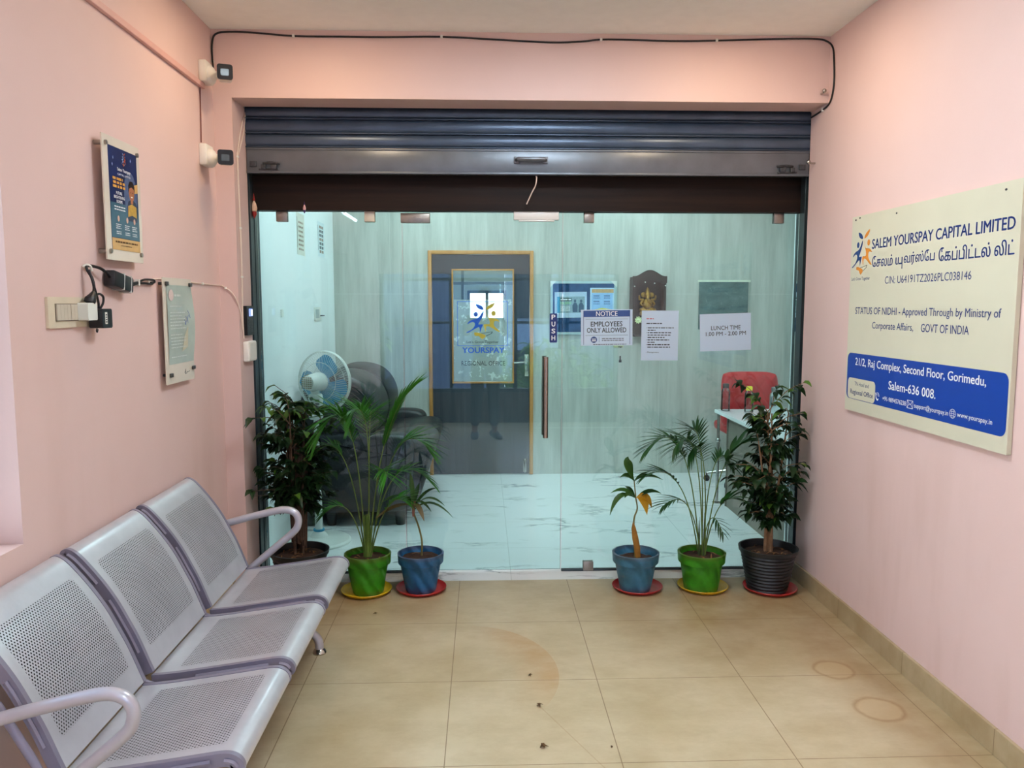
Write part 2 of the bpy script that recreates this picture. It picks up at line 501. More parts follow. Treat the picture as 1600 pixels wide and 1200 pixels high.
# ---------------------------------------------------------------- geometry builder
class G:
    def __init__(s):
        s.v, s.f, s.mi, s.uv = [], [], [], {}

    def add(s, vs, fs, mi=0):
        o = len(s.v)
        s.v += [tuple(p) for p in vs]
        s.f += [tuple(i + o for i in f) for f in fs]
        s.mi += [mi] * len(fs)
        return s

    def bm(s, bm, mi=0):
        bm.verts.index_update()
        s.add([v.co.copy() for v in bm.verts], [[v.index for v in f.verts] for f in bm.faces], mi)
        bm.free()
        return s

    def box(s, c, size, rot=None, bev=0.0, mi=0, seg=2):
        bm = bmesh.new()
        bmesh.ops.create_cube(bm, size=1.0)
        bmesh.ops.scale(bm, vec=size, verts=bm.verts)
        if bev > 0:
            bmesh.ops.bevel(bm, geom=list(bm.edges), offset=min(bev, min(size) * 0.49), segments=seg, profile=0.5, affect='EDGES')
        m = M.Translation(c)
        if rot is not None:
            m = m @ (rot.to_4x4() if hasattr(rot, 'to_4x4') else M.Rotation(rot, 4, 'Z'))
        bmesh.ops.transform(bm, matrix=m, verts=bm.verts)
        return s.bm(bm, mi)

    def bb(s, x0, x1, y0, y1, z0, z1, bev=0.0, mi=0, seg=2):
        return s.box(((x0 + x1) / 2, (y0 + y1) / 2, (z0 + z1) / 2), (abs(x1 - x0), abs(y1 - y0), abs(z1 - z0)), None, bev, mi, seg)

    def tube(s, pts, r, n=8, mi=0, caps=True, closed=False, smooth=0):
        pts = [V(p) for p in pts]
        if smooth:
            pts = catmull(pts, smooth, closed)
        k = len(pts)
        rs = r if isinstance(r, (list, tuple)) else [r] * k
        if len(rs) != k:
            rs = [rs[0] + (rs[-1] - rs[0]) * i / (k - 1) for i in range(k)]
        up = None
        vs, fs = [], []
        for i, p in enumerate(pts):
            a = pts[(i - 1) % k] if (closed or i > 0) else p
            b = pts[(i + 1) % k] if (closed or i < k - 1) else p
            t = (b - a).normalized() if (b - a).length > 1e-9 else V((0, 0, 1))
            if up is None:
                up = t.orthogonal().normalized()
            up = (up - t * up.dot(t))
            if up.length < 1e-6:
                up = t.orthogonal()
            up.normalize()
            w = t.cross(up)
            for j in range(n):
                an = 2 * math.pi * j / n
                vs.append(p + (up * math.cos(an) + w * math.sin(an)) * rs[i])
        for i in range(k if closed else k - 1):
            i2 = (i + 1) % k
            for j in range(n):
                fs.append((i * n + j, i * n + (j + 1) % n, i2 * n + (j + 1) % n, i2 * n + j))
        if caps and not closed:
            fs.append(tuple(reversed(range(n))))
            fs.append(tuple((k - 1) * n + j for j in range(n)))
        return s.add(vs, fs, mi)

    def cyl(s, a, b, r, r2=None, n=20, mi=0):
        return s.tube([a, b], [r, r if r2 is None else r2], n, mi)

    def lathe(s, prof, o=(0, 0, 0), n=32, mi=0, mat4=None, wob=None):
        vs, fs = [], []
        k = len(prof)
        for i, (r, z) in enumerate(prof):
            for j in range(n):
                a = 2 * math.pi * j / n
                rr = max(r, 1e-5)
                if wob:
                    rr *= wob(a, z)
                p = V((rr * math.cos(a), rr * math.sin(a), z))
                vs.append((mat4 @ p) if mat4 is not None else p + V(o))
        for i in range(k - 1):
            for j in range(n):
                fs.append((i * n + j, i * n + (j + 1) % n, (i + 1) * n + (j + 1) % n, (i + 1) * n + j))
        if prof[0][0] > 1e-4:
            fs.append(tuple(reversed(range(n))))
        if prof[-1][0] > 1e-4:
            fs.append(tuple((k - 1) * n + j for j in range(n)))
        return s.add(vs, fs, mi)

    def ball(s, c, r, n=14, m=9, mi=0):
        rx, ry, rz = (r, r, r) if isinstance(r, (int, float)) else r
        vs, fs = [], []
        for i in range(m + 1):
            t = math.pi * i / m
            for j in range(n):
                a = 2 * math.pi * j / n
                vs.append((c[0] + rx * math.sin(t) * math.cos(a), c[1] + ry * math.sin(t) * math.sin(a), c[2] - rz * math.cos(t)))
        for i in range(m):
            for j in range(n):
                fs.append((i * n + j, i * n + (j + 1) % n, (i + 1) * n + (j + 1) % n, (i + 1) * n + j))
        return s.add(vs, fs, mi)

    def prism(s, poly, fr, t=0.0, mi=0, z0=0.0):
        """polygon in a frame's (x, y); t = thickness along its normal; t=0 gives one flat face"""
        a = [fr.p(x, y, z0 + t) for x, y in poly]
        n = len(a)
        if t == 0:
            return s.add(a, [tuple(range(n))], mi)
        b = [fr.p(x, y, z0) for x, y in poly]
        fs = [tuple(range(n)), tuple(reversed(range(n, 2 * n)))]
        for i in range(n):
            j = (i + 1) % n
            fs.append((i, n + i, n + j, j))
        return s.add(a + b, fs, mi)

    def rect(s, fr, x0, y0, x1, y1, t=0.0, mi=0, z0=0.0, r=0.0):
        return s.prism(rrect(x0, y0, x1, y1, r), fr, t, mi, z0)

    def text(s, body, fr, x0, y0, w, h=None, bold=0.0, mi=0, z=0.0, cap=True, align='L', shear=0.0):
        """lettering fitted into a box: its ink starts at x0, y0 and is w wide; h fits its ink height"""
        vs, fs = glyphs(body, 0.0, shear)
        if not vs:
            return s
        xs = [p[0] for p in vs]
        ys = [p[1] for p in vs]
        bx, by, ex, ey = min(xs), min(ys), max(xs), max(ys)
        sx = w / (ex - bx)
        sy = (h / (ey - by)) if h else sx
        ox = x0 - (w / 2 if align == 'C' else 0)
        # heavier strokes: the same outline printed again a hair to each side
        for k, (dx, dy) in enumerate([(0, 0)] + ([(bold, 0), (-bold, 0), (0, bold * 0.6), (0, -bold * 0.6)] if bold > 0 else [])):
            s.add([fr.p(ox + (p[0] + dx - bx) * sx, y0 + (p[1] + dy - by) * sy, z + k * 0.00006) for p in vs], fs, mi)
        return s

    def bars(s, fr, x0, y0, w, h, mi=0, z=0.0, seed=1):
        """a line of print too small to read"""
        rnd = random.Random(seed)
        x = 0.0
        while x < w:
            k = min(w - x, h * rnd.uniform(1.2, 4.5))
            if k > h * 0.4:
                s.rect(fr, x0 + x, y0, x0 + x + k, y0 + h, 0, mi, z)
            x += k + h * 0.7
        return s

    def mesh(s, name, mats):
        me = bpy.data.meshes.new(name)
        me.from_pydata([tuple(p) for p in s.v], [], s.f)
        for m in (mats if isinstance(mats, (list, tuple)) else [mats]):
            me.materials.append(m)
        if any(s.mi):
            me.polygons.foreach_set('material_index', s.mi)
        return me

    def build(s, name, mats, parent=None, smooth=35, **tags):
        me = s.mesh(name, mats)
        me.validate(clean_customdata=False)
        bm = bmesh.new()
        bm.from_mesh(me)
        bmesh.ops.recalc_face_normals(bm, faces=bm.faces) if tags.pop('fixn', True) else None
        bm.to_mesh(me)
        bm.free()
        o = bpy.data.objects.new(name, me)
        COL.objects.link(o)
        org = V((0, 0, 0))
        if parent is not None:
            root = parent
            while root.parent is not None:
                root = root.parent
            org = root.location.copy()
            o.parent = parent
        elif 'org' in tags:
            org = V(tags.pop('org'))
            o.location = org
        if org.length > 0:
            me.transform(M.Translation(-org))
        if smooth:
            me.polygons.foreach_set('use_smooth', [True] * len(me.polygons))
            me.set_sharp_from_angle(angle=math.radians(smooth))
        me.update()
        tag(o, **tags)
        return o


def tag(o, label=None, cat=None, group=None, kind=None):
    if label:
        o['label'] = label
    if cat:
        o['category'] = cat
    if group:
        o['group'] = group
    if kind:
        o['kind'] = kind
    return o


def thing(name, loc, label, cat, group=None, kind=None):
    o = bpy.data.objects.new(name, None)
    COL.objects.link(o)
    o.location = loc
    o.empty_display_size = 0.05
    return tag(o, label, cat, group, kind)


def catmull(pts, k, closed=False):
    n = len(pts)
    out = []
    rng = n if closed else n - 1
    for i in range(rng):
        p1, p2 = pts[i], pts[(i + 1) % n]
        p0 = pts[(i - 1) % n] if (closed or i > 0) else p1 + (p1 - p2)
        p3 = pts[(i + 2) % n] if (closed or i + 2 < n) else p2 + (p2 - p1)
        for j in range(k):
            t = j / k
            out.append(0.5 * ((2 * p1) + (p2 - p0) * t + (2 * p0 - 5 * p1 + 4 * p2 - p3) * t * t + (3 * p1 - p0 - 3 * p2 + p3) * t ** 3))
    if not closed:
        out.append(pts[-1])
    return out


class Fr:
    """a flat frame on some surface: origin, right, up, outward normal"""

    def __init__(s, o, u, v):
        s.o, s.u, s.v = V(o), V(u).normalized(), V(v).normalized()
        s.n = s.u.cross(s.v).normalized()

    def p(s, x, y, z=0.0):
        return s.o + s.u * x + s.v * y + s.n * z


def rrect(x0, y0, x1, y1, r=0.0, k=5):
    if r <= 0:
        return [(x0, y0), (x1, y0), (x1, y1), (x0, y1)]
    out = []
    for cx_, cy_, a0 in ((x1 - r, y0 + r, -90), (x1 - r, y1 - r, 0), (x0 + r, y1 - r, 90), (x0 + r, y0 + r, 180)):
        for i in range(k + 1):
            a = math.radians(a0 + 90 * i / k)
            out.append((cx_ + r * math.cos(a), cy_ + r * math.sin(a)))
    return out


def ell(cx_, cy_, rx, ry, n=20, a0=0.0):
    out = []
    for i in range(n):
        a = 2 * math.pi * i / n
        x, y = rx * math.cos(a), ry * math.sin(a)
        out.append((cx_ + x * math.cos(a0) - y * math.sin(a0), cy_ + x * math.sin(a0) + y * math.cos(a0)))
    return out


_GL = {}


def glyphs(body, bold, shear=0.0):
    key = (body, bold, shear)
    if key not in _GL:
        c = bpy.data.curves.new('lettering', 'FONT')
        c.body = body
        c.size = 1.0
        c.offset = bold
        c.shear = shear
        c.resolution_u = 3
        o = bpy.data.objects.new('lettering', c)
        COL.objects.link(o)
        dg = bpy.context.evaluated_depsgraph_get()
        me = bpy.data.meshes.new_from_object(o.evaluated_get(dg))
        _GL[key] = ([tuple(v.co) for v in me.vertices], [tuple(p.vertices) for p in me.polygons])
        bpy.data.objects.remove(o)
        bpy.data.curves.remove(c)
        bpy.data.meshes.remove(me)
    return _GL[key]


def strip(g, path, widths, up=V((0, 0, 1)), fold=0.15, mi=0):
    """a leaf blade: folded strip along a path"""
    path = [V(p) for p in path]
    k = len(path)
    vs, fs = [], []
    for i, p in enumerate(path):
        t = (path[min(i + 1, k - 1)] - path[max(i - 1, 0)]).normalized()
        side = t.cross(up)
        if side.length < 1e-4:
            side = t.orthogonal()
        side.normalize()
        nn = side.cross(t).normalized()
        w = widths[i]
        vs += [p - side * w + nn * w * fold, p, p + side * w + nn * w * fold]
    for i in range(k - 1):
        a, b = i * 3, i * 3 + 3
        fs += [(a, a + 1, b + 1, b), (a + 1, a + 2, b + 2, b + 1)]
    return g.add(vs, fs, mi)


def bez(a, b, c, k):
    a, b, c = V(a), V(b), V(c)
    return [a * (1 - t) ** 2 + b * 2 * t * (1 - t) + c * t * t for t in [i / k for i in range(k + 1)]]


# ---------------------------------------------------------------- the two-figures emblem used on several prints
def emblem(g, fr, x, y, w, h, z, blue, orange, pale, line):
    def q(pts):
        return [(x + (a - 85) / 360.0 * w, y + (960 - b) / 780.0 * h) for a, b in pts]

    def sm(pts):
        return q([(p.x, p.y) for p in catmull([V((a, b, 0)) for a, b in pts], 3, True)])
    g.prism(sm([(268, 350), (215, 495), (150, 540), (112, 590), (104, 632), (150, 586), (176, 605), (180, 660), (150, 740), (92, 808), (112, 814), (190, 722), (225, 700), (235, 798), (249, 718), (262, 636), (216, 636), (236, 560), (266, 440)]), fr, 0, blue, z)
    g.prism(sm([(292, 350), (320, 478), (345, 500), (400, 515), (441, 582), (395, 562), (378, 600), (385, 680), (442, 790), (410, 782), (340, 692), (300, 682), (292, 798), (279, 720), (275, 636), (330, 630), (332, 560), (310, 460)]), fr, 0, orange, z)
    g.prism(q(ell(190, 425, 23, 52, 18)), fr, 0, blue, z)
    g.prism(q(ell(375, 405, 24, 55, 18)), fr, 0, orange, z)
    g.prism(sm([(192, 205), (240, 232), (266, 280), (268, 328), (225, 310), (198, 262)]), fr, 0, blue, z)
    g.prism(sm([(386, 178), (378, 235), (350, 290), (298, 326), (306, 270), (338, 218)]), fr, 0, orange, z)
    g.prism(q([(175, 808), (215, 815), (262, 842), (290, 868), (290, 905), (256, 955), (232, 915), (222, 880), (170, 855)]), fr, 0, orange, z)
    for a, b in (((245, 830), (300, 815)), ((300, 815), (362, 795)), ((362, 795), (352, 832)), ((352, 832), (298, 885))):
        n = V((b[1] - a[1], a[0] - b[0])).normalized() * 4
        g.prism(q([(a[0] + n.x, a[1] + n.y), (b[0] + n.x, b[1] + n.y), (b[0] - n.x, b[1] - n.y), (a[0] - n.x, a[1] - n.y)]), fr, 0, line, z)
    return g


# ================================================================ the room
def struct(g, name, m, parent=None, smooth=0, **k):
    return g.build(name, m, parent, smooth, kind='structure' if parent is None else None, **k)


struct(G().bb(-1.6, 1.95, YR - 0.15, 4.35, -0.1, 0), 'floor', FLOOR)
struct(G().bb(-1.5, 1.95, 4.35, 4.57, -0.1, 0.0), 'trim_1', MARBLE)
struct(G().bb(-1.5, 3.1, 4.57, 7.33, -0.1, 0.0), 'floor.001', MARBLE)
g = G()
WX0, WX1, WZ0, WZ1 = 0.95, 2.31, 0.86, 2.05
g.bb(XL - 0.22, XL, YR - 0.15, WX0, 0, CEIL)
g.bb(XL - 0.22, XL, WX1, 4.56, 0, CEIL)
g.bb(XL - 0.22, XL, WX0, WX1, 0, WZ0)
g.bb(XL - 0.22, XL, WX0, WX1, WZ1, CEIL)
struct(g, 'wall_left', WALL)
struct(G().bb(XR, XR + 0.15, YR - 0.15, 4.345, 0, CEIL).bb(XR + 0.085, XR + 0.15, 4.345, 4.60, 0, CEIL), 'wall_right', WALL)
g = G()
g.bb(XL, XJ, YF, 4.36, 0, 2.59)
g.bb(XL, XR, YF, 4.32, 2.59, CEIL)
struct(g, 'wall_front', WALL)
struct(G().bb(XL - 0.2, XR + 0.15, YR - 0.15, 4.62, CEIL, CEIL + 0.12), 'ceiling', CEILM)
struct(G().bb(1.765, XR, YR, 4.345, 0, 0.095, 0.002), 'baseboard_right', FLOOR)
struct(G().bb(XL, XL + 0.015, YR, YF, 0, 0.095, 0.002), 'baseboard_left', FLOOR)
struct(G().bb(XL + 0.015, XJ, YF - 0.014, YF, 0, 0.095, 0.002), 'baseboard_front', FLOOR)
# dark wood fascia above the glass
FASCIA = mat_wood('dark_walnut_laminate', (26, 18, 16), (46, 32, 26), (0.35, 8, 9), 0.5, 3.0, 0.15)
struct(G().bb(-1.262, 1.80, 4.455, 4.53, 2.072, 2.60), 'trim_2', FASCIA)
struct(G().bb(-1.5, 3.1, 4.53, 4.62, 2.10, 2.98), 'wall_front.001', WHITEWALL)
struct(G().bb(1.82, 3.1, 4.53, 4.62, 0, 2.10), 'wall_front.002', WHITEWALL)
# office shell
struct(G().bb(-1.5, -1.33, 4.545, 7.31, 0, 2.86), 'wall_left.001', WHITEWALL)
struct(G().bb(2.95, 3.1, 4.6, 7.31, 0, 2.86), 'wall_right.001', WHITEWALL)
DX0, DX1, DZ1 = -0.492, 0.452, 2.035
g = G()
g.bb(-1.5, DX0, YB, YB + 0.12, 0, 2.86)
g.bb(DX1, 3.1, YB, YB + 0.12, 0, 2.86)
g.bb(DX0, DX1, YB, YB + 0.12, DZ1, 2.86)
struct(g, 'wall_back', LAMINATE)
struct(G().bb(-1.5, 3.1, 4.6, 7.31, 2.86, 2.98), 'ceiling.001', WHITEWALL)
# the room beyond the inner door
struct(G().bb(-1.3, 1.3, YB + 0.12, 9.6, -0.1, 0), 'floor.002', MARBLE)
g = G()
BW = (-0.187, 0.272, 1.36, 1.72)
g.bb(-1.4, -1.3, YB + 0.12, 9.6, 0, 2.7)
g.bb(1.3, 1.4, YB + 0.12, 9.6, 0, 2.7)
g.bb(-1.4, 1.4, YB + 0.12, 9.7, 2.7, 2.8)
g.bb(-1.4, BW[0], 9.6, 9.7, 0, 2.7)
g.bb(BW[1], 1.4, 9.6, 9.7, 0, 2.7)
g.bb(BW[0], BW[1], 9.6, 9.7, 0, BW[2])
g.bb(BW[0], BW[1], 9.6, 9.7, BW[3], 2.7)
struct(g, 'wall_back.001', mat('inner_room_paint', (212, 216, 214), 0.7, var=0.03))
w = thing('window_4', (0.05, 9.62, 1.30), None, None, kind='structure')
ALU = mat('silver_aluminium', (150, 160, 165), 0.4, 0.7, var=0.05)
g = G()
for x in (BW[0] + 0.012, 0.045, BW[1] - 0.012):
    g.bb(x - 0.018, x + 0.018, 9.60, 9.64, BW[2], BW[3])
for z in (BW[2] + 0.015, BW[3] - 0.015):
    g.bb(BW[0], BW[1], 9.60, 9.64, z - 0.018, z + 0.018)
g.build('window_frame', ALU, w, 0)
g = G().bb(BW[0], BW[1], 9.645, 9.65, BW[2], BW[3])
g.build('pane', GLASS2, w, 0)
# frames in front of that window, part of the inner room's partition
g = G()
g.bb(-0.245, -0.215, 8.9, 8.94, 0, 2.7)
g.bb(-1.3, 1.3, 8.9, 8.94, 1.775, 1.805)
struct(g, 'trim_4', ALU)

# the lobby's own open side behind: parapet, rail, posts and the outdoors
g = G()
g.bb(XL, XR, YR - 0.13, YR, 0, 0.40)
struct(g, 'wall_rear', mat_wood('brown_parapet_boards', (70, 48, 42), (104, 76, 66), (6, 6, 0.4), 0.5))
struct(G().bb(XL, XR, YR - 0.13, YR, 1.95, CEIL), 'wall_rear.001', WALL)
w = thing('window_5', (0.2, YR - 0.06, 0.40), None, None, kind='structure')
g = G()
for x in (XL + 0.03, -0.42, 0.42, 1.1, XR - 0.03):
    g.bb(x - 0.025, x + 0.025, YR - 0.09, YR - 0.03, 0.44, 1.95)
g.bb(XL, XR, YR - 0.10, YR - 0.02, 0.40, 0.45)
g.bb(XL, XR, YR - 0.09, YR - 0.03, 1.30, 1.335)
g.bb(XL, XR, YR - 0.09, YR - 0.03, 1.86, 1.90)
g.build('window_frame', mat('dark_window_steel', (46, 46, 50), 0.4, 0.4), w, 0)

# ---------------------------------------------------------------- left wall window
w = thing('window_1', (XL - 0.15, 1.6, WZ0), None, None, kind='structure')
g = G()
for y in (WX0 + 0.02, (WX0 + WX1) / 2, WX1 - 0.02):
    g.bb(XL - 0.20, XL - 0.16, y - 0.022, y + 0.022, WZ0, WZ1)
for z in (WZ0 + 0.02, WZ1 - 0.02):
    g.bb(XL - 0.20, XL - 0.16, WX0, WX1, z - 0.022, z + 0.022)
g.build('window_frame', WHITEP, w, 0)
G().bb(XL - 0.182, XL - 0.178, WX0, WX1, WZ0, WZ1).build('pane', GLASS2, w, 0)

# ---------------------------------------------------------------- glass front
PT = 0.010


def pane(x0, x1, z0=0.012, z1=2.073):
    return G().bb(x0, x1, YG - PT / 2, YG + PT / 2, z0, z1, 0.0012, seg=1)


def clip(g, x0, x1, z0, z1):
    g.bb(x0, x1, YG - 0.018, YG - PT / 2 - 0.0005, z0, z1, 0.003)
    g.bb(x0, x1, YG + PT / 2 + 0.0005, YG + 0.018, z0, z1, 0.003)
    g.cyl(((x0 + x1) / 2, YG - 0.0205, (z0 + z1) / 2 + 0.006), ((x0 + x1) / 2, YG - 0.017, (z0 + z1) / 2 + 0.006), 0.005, n=10)
    return g


w2 = thing('window_2', (-0.85, YG, 0), None, None, kind='structure')
pane(-1.250, -0.4535).build('pane', GLASS, w2, 0)
clip(G(), -1.143, -1.082, 2.014, 2.073).build('clamp', BRONZE, w2)
clip(G(), -0.658, -0.600, 2.014, 2.073).build('clamp', mat('worn_white_sticker_steel', (206, 196, 178), 0.5, 0.3, var=0.15), w2)
G().bb(-1.25, -0.4535, YG - 0.012, YG + 0.012, 0.0, 0.012, 0.002).build('bottom_channel', FRAME, w2, 0)
w3 = thing('window_3', (1.12, YG, 0), None, None, kind='structure')
pane(0.4515, 1.795).build('pane', GLASS, w3, 0)
clip(G(), 0.567, 0.624, 2.014, 2.073).build('clamp', BRONZE, w3)
clip(G(), 1.645, 1.703, 2.014, 2.073).build('clamp', BRONZE, w3)
clip(G(), 0.580, 0.640, 0.004, 0.058).build('clamp', BRONZE, w3)
G().bb(0.4515, 1.795, YG - 0.012, YG + 0.012, 0.0, 0.012, 0.002).build('bottom_channel', FRAME, w3, 0)
g = G()
g.bb(-1.33, -1.252, 4.455, 4.545, 0, 2.072)
g.bb(1.797, 1.86, 4.44, 4.545, 0, 2.072)
struct(g, 'trim_3', FRAME)

d1 = thing('door_1', (-0.44, YG, 0), None, None, kind='structure')
pane(-0.4485, 0.4465, 0.012, 2.073).build('pane', GLASS, d1, 0)
clip(G(), -0.458, -0.295, 2.010, 2.064).build('patch_fitting', BRONZE, d1)
clip(G(), -0.445, -0.30, 0.004, 0.05).build('patch_fitting', CHROME, d1)
g = G()
g.bb(0.172, 0.424, YG - 0.035, YG - 0.006, 2.026, 2.075, 0.003)
g.bb(0.20, 0.40, YG - 0.033, YG - 0.008, 2.018, 2.026, 0.002)
g.build('magnetic_lock', mat('white_painted_metal', (222, 220, 216), 0.4, 0.1, var=0.03), d1)
g = G()
for s in (-1, 1):
    y = YG + s * 0.055
    g.cyl((0.352, y, 0.80), (0.352, y, 1.262), 0.0145, n=20)
    for z in (0.90, 1.16):
        g.cyl((0.352, YG + s * 0.0055, z), (0.352, y, z), 0.008, n=12)
g.build('handle', mat('polished_pull_steel', (176, 160, 148), 0.24, 1.0, var=0.05), d1)

# ---------------------------------------------------------------- inner wooden door
d2 = thing('door_2', (-0.02, YB, 0), None, None, kind='structure')
GOLD = mat_wood('honey_wood_frame', (184, 122, 60), (214, 156, 92), (3, 3, 0.5), 0.35)
g = G()
g.bb(DX0, DX0 + 0.032, YB - 0.022, YB + 0.1, 0, DZ1, 0.003)
g.bb(DX1 - 0.032, DX1, YB - 0.022, YB + 0.1, 0, DZ1, 0.003)
g.bb(DX0 + 0.032, DX1 - 0.032, YB - 0.022, YB + 0.1, DZ1 - 0.032, DZ1, 0.003)
g.build('door_frame', GOLD, d2, 30)
PX0, PX1, PZ0, PZ1 = -0.283, 0.278, 0.842, 1.872
LEAFM = mat_wood('charcoal_laminate', (52, 56, 64), (68, 71, 78), (6, 6, 0.4), 0.24, 3.0, 0.6)
g = G()
x0, x1, zt = DX0 + 0.035, DX1 - 0.035, DZ1 - 0.035
g.bb(x0, PX0, YB, YB + 0.035, 0.006, zt)
g.bb(PX1, x1, YB, YB + 0.035, 0.006, zt)
g.bb(PX0, PX1, YB, YB + 0.035, 0.006, PZ0)
g.bb(PX0, PX1, YB, YB + 0.035, PZ1, zt)
g.build('door_leaf', LEAFM, d2, 0)
g = G()
for a, b, c, d in ((PX0, PX0 + 0.014, PZ0, PZ1), (PX1 - 0.014, PX1, PZ0, PZ1), (PX0 + 0.014, PX1 - 0.014, PZ0, PZ0 + 0.014), (PX0 + 0.014, PX1 - 0.014, PZ1 - 0.014, PZ1)):
    g.bb(a, b, YB - 0.010, YB + 0.04, c, d, 0.002)
g.build('glazing_bead', GOLD, d2, 0)
dp = G().bb(PX0 + 0.014, PX1 - 0.014, YB + 0.014, YB + 0.020, PZ0 + 0.014, PZ1 - 0.014).build('pane', mat_glass('inner_door_glass', (0.82, 0.86, 0.85)), d2, 0)
g = G()
g.bb(0.372, 0.410, YB - 0.012, YB, 0.905, 1.105, 0.004)
g.cyl((0.391, YB - 0.012, 1.035), (0.391, YB - 0.05, 1.035), 0.009, n=12)
g.tube([(0.391, YB - 0.048, 1.035), (0.36, YB - 0.05, 1.037), (0.275, YB - 0.046, 1.032)], 0.009, 10)
g.build('door_handle', CHROME, d2)
g = G()
g.bb(0.362, 0.392, YB - 0.012, YB, 0.02, 0.15, 0.004)
g.tube([(0.377, YB - 0.018, 0.135), (0.377, YB - 0.03, 0.11), (0.377, YB - 0.024, 0.02)], 0.008, 10)
g.ball((0.377, YB - 0.022, 0.138), 0.013)
g.build('door_stopper', CHROME, d2)

# ================================================================ roller shutter
STEEL = mat('blue_grey_shutter_steel', (76, 90, 110), 0.33, 0.45, var=0.14, scale=7)
STEELB = mat('grey_shutter_bottom_plate', (108, 114, 122), 0.34, 0.45, var=0.14, scale=7)
rs = thing('roller_shutter', (0.27, YS, 2.258), 'blue-grey steel roller shutter rolled up above the glass front', 'shutter')
prof = []
zt = 2.60
edges = [2.600, 2.533, 2.458, 2.386]
for i in range(3):
    a, b = edges[i], edges[i + 1]
    for k in range(9):
        t = k / 8
        prof.append((YS - 0.004 - 0.013 * math.sin(math.pi * t) ** 0.5, a + (b + 0.010 - a) * t))
    prof += [(YS - 0.016, b + 0.009), (YS - 0.021, b + 0.006), (YS - 0.021, b + 0.003), (YS - 0.016, b + 0.001), (YS - 0.002, b)]
vs, fs = [], []
for y, z in prof:
    vs += [(-1.255, y, z), (1.778, y, z)]
for i in range(len(prof) - 1):
    fs.append((2 * i, 2 * i + 1, 2 * i + 3, 2 * i + 2))
n0 = len(vs)
for y, z in prof:
    vs += [(-1.255, YS + 0.012, z), (1.778, YS + 0.012, z)]
for i in range(len(prof) - 1):
    fs.append((n0 + 2 * i, n0 + 2 * i + 2, n0 + 2 * i + 3, n0 + 2 * i + 1))
for i in range(len(prof) - 1):
    for e in (0, 1):
        fs.append((2 * i + e, 2 * i + 2 + e, n0 + 2 * i + 2 + e, n0 + 2 * i + e))
G().add(vs, fs).build('slat_curtain', STEEL, rs, 40)
bp = G().bb(-1.253, 1.776, YS - 0.016, YS + 0.010, 2.262, 2.378, 0.003)
bp.bb(-1.253, 1.776, YS - 0.024, YS + 0.014, 2.252, 2.263, 0.002)
bp.bb(-1.253, 1.776, YS - 0.020, YS + 0.010, 2.374, 2.386, 0.003)
bp.build('bottom_plate', STEELB, rs, 30)
g = G()
g.bb(0.168, 0.196, YS - 0.026, YS - 0.0165, 2.311, 2.347, 0.002)
g.bb(0.322, 0.350, YS - 0.026, YS - 0.0165, 2.311, 2.347, 0.002)
g.tube([(0.182, YS - 0.022, 2.329), (0.190, YS - 0.052, 2.329), (0.21, YS - 0.056, 2.329), (0.308, YS - 0.056, 2.329), (0.328, YS - 0.052, 2.329), (0.336, YS - 0.022, 2.329)], 0.011, 8)
g.build('pull_handle', mat('worn_handle_steel', (110, 112, 118), 0.4, 0.6, var=0.2), rs)
for xa, sg in ((-1.235, 1), (1.755, -1)):
    g = G()
    g.bb(xa, xa + sg * 0.035, YS - 0.027, YS - 0.0165, 2.285, 2.315, 0.002)
    g.bb(xa + sg * 0.045, xa + sg * 0.15, YS - 0.024, YS - 0.0165, 2.268, 2.276, 0.001)
    g.bb(xa + sg * 0.060, xa + sg * 0.085, YS - 0.034, YS - 0.0165, 2.272, 2.296, 0.003)
    g.bb(xa + sg * 0.110, xa + sg * 0.142, YS - 0.034, YS - 0.0165, 2.272, 2.296, 0.003)
    g.tube([(xa + sg * 0.07, YS - 0.028, 2.303), (xa + sg * 0.11, YS - 0.032, 2.306), (xa + sg * 0.16, YS - 0.028, 2.302)], 0.006, 8)
    g.build('lock_hasp', mat('dark_lock_steel', (74, 76, 80), 0.4, 0.6, var=0.3, scale=60), rs)
for x0, x1 in ((-1.30, -1.2545), (1.7795, 1.83)):
    g = G()
    g.bb(x0, x1, 4.385, 4.45, 0, 2.6, 0.002)
    g.build('guide_rail', FRAME, rs, 0)

# ---------------------------------------------------------------- small things hanging on the shutter and fascia
o = G().tube([(0.288, 4.372, 2.252), (0.290, 4.345, 2.235), (0.286, 4.36, 2.20), (0.268, 4.385, 2.165), (0.252, 4.40, 2.13), (0.240, 4.41, 2.105)], 0.0038, 6, smooth=5)
tag(o.build('cord', WHITEC), 'short white cord dangling from the shutter bottom plate', 'cord')


def charm(name, x, z, rgb, label, s=1.0, dark=(150, 30, 26)):
    t = thing(name, (x, 4.45, z), label, 'charm', 'evil-eye charms at the glass top')
    g = G()
    g.lathe([(0.0, 0.045 * s), (0.012 * s, 0.02 * s), (0.020 * s, -0.01 * s), (0.017 * s, -0.03 * s), (0.0, -0.045 * s)], (x, 4.435, z), 14)
    g.build('body', mat(name + '_body', rgb, 0.6, var=0.15, scale=60), t)
    g = G()
    g.lathe([(0.0, 0.085 * s), (0.006 * s, 0.05 * s), (0.010 * s, 0.038 * s), (0.0, 0.034 * s)], (x, 4.435, z), 10)
    g.lathe([(0.013 * s, -0.024 * s), (0.016 * s, -0.05 * s), (0.0, -0.08 * s)], (x, 4.435, z), 10)
    g.build('tassel', mat(name + '_tassel', dark, 0.7, var=0.2, scale=50), t)
    return t


charm('hanging_charm', -1.247, 2.09, (222, 186, 160), 'pink and red hanging charm at the top of the dark grey left frame', 0.85)
charm('hanging_charm.001', -0.975, 2.085, (226, 176, 176), 'tiny pink and purple charm hanging below the dark wood fascia', 0.42, (54, 34, 92))

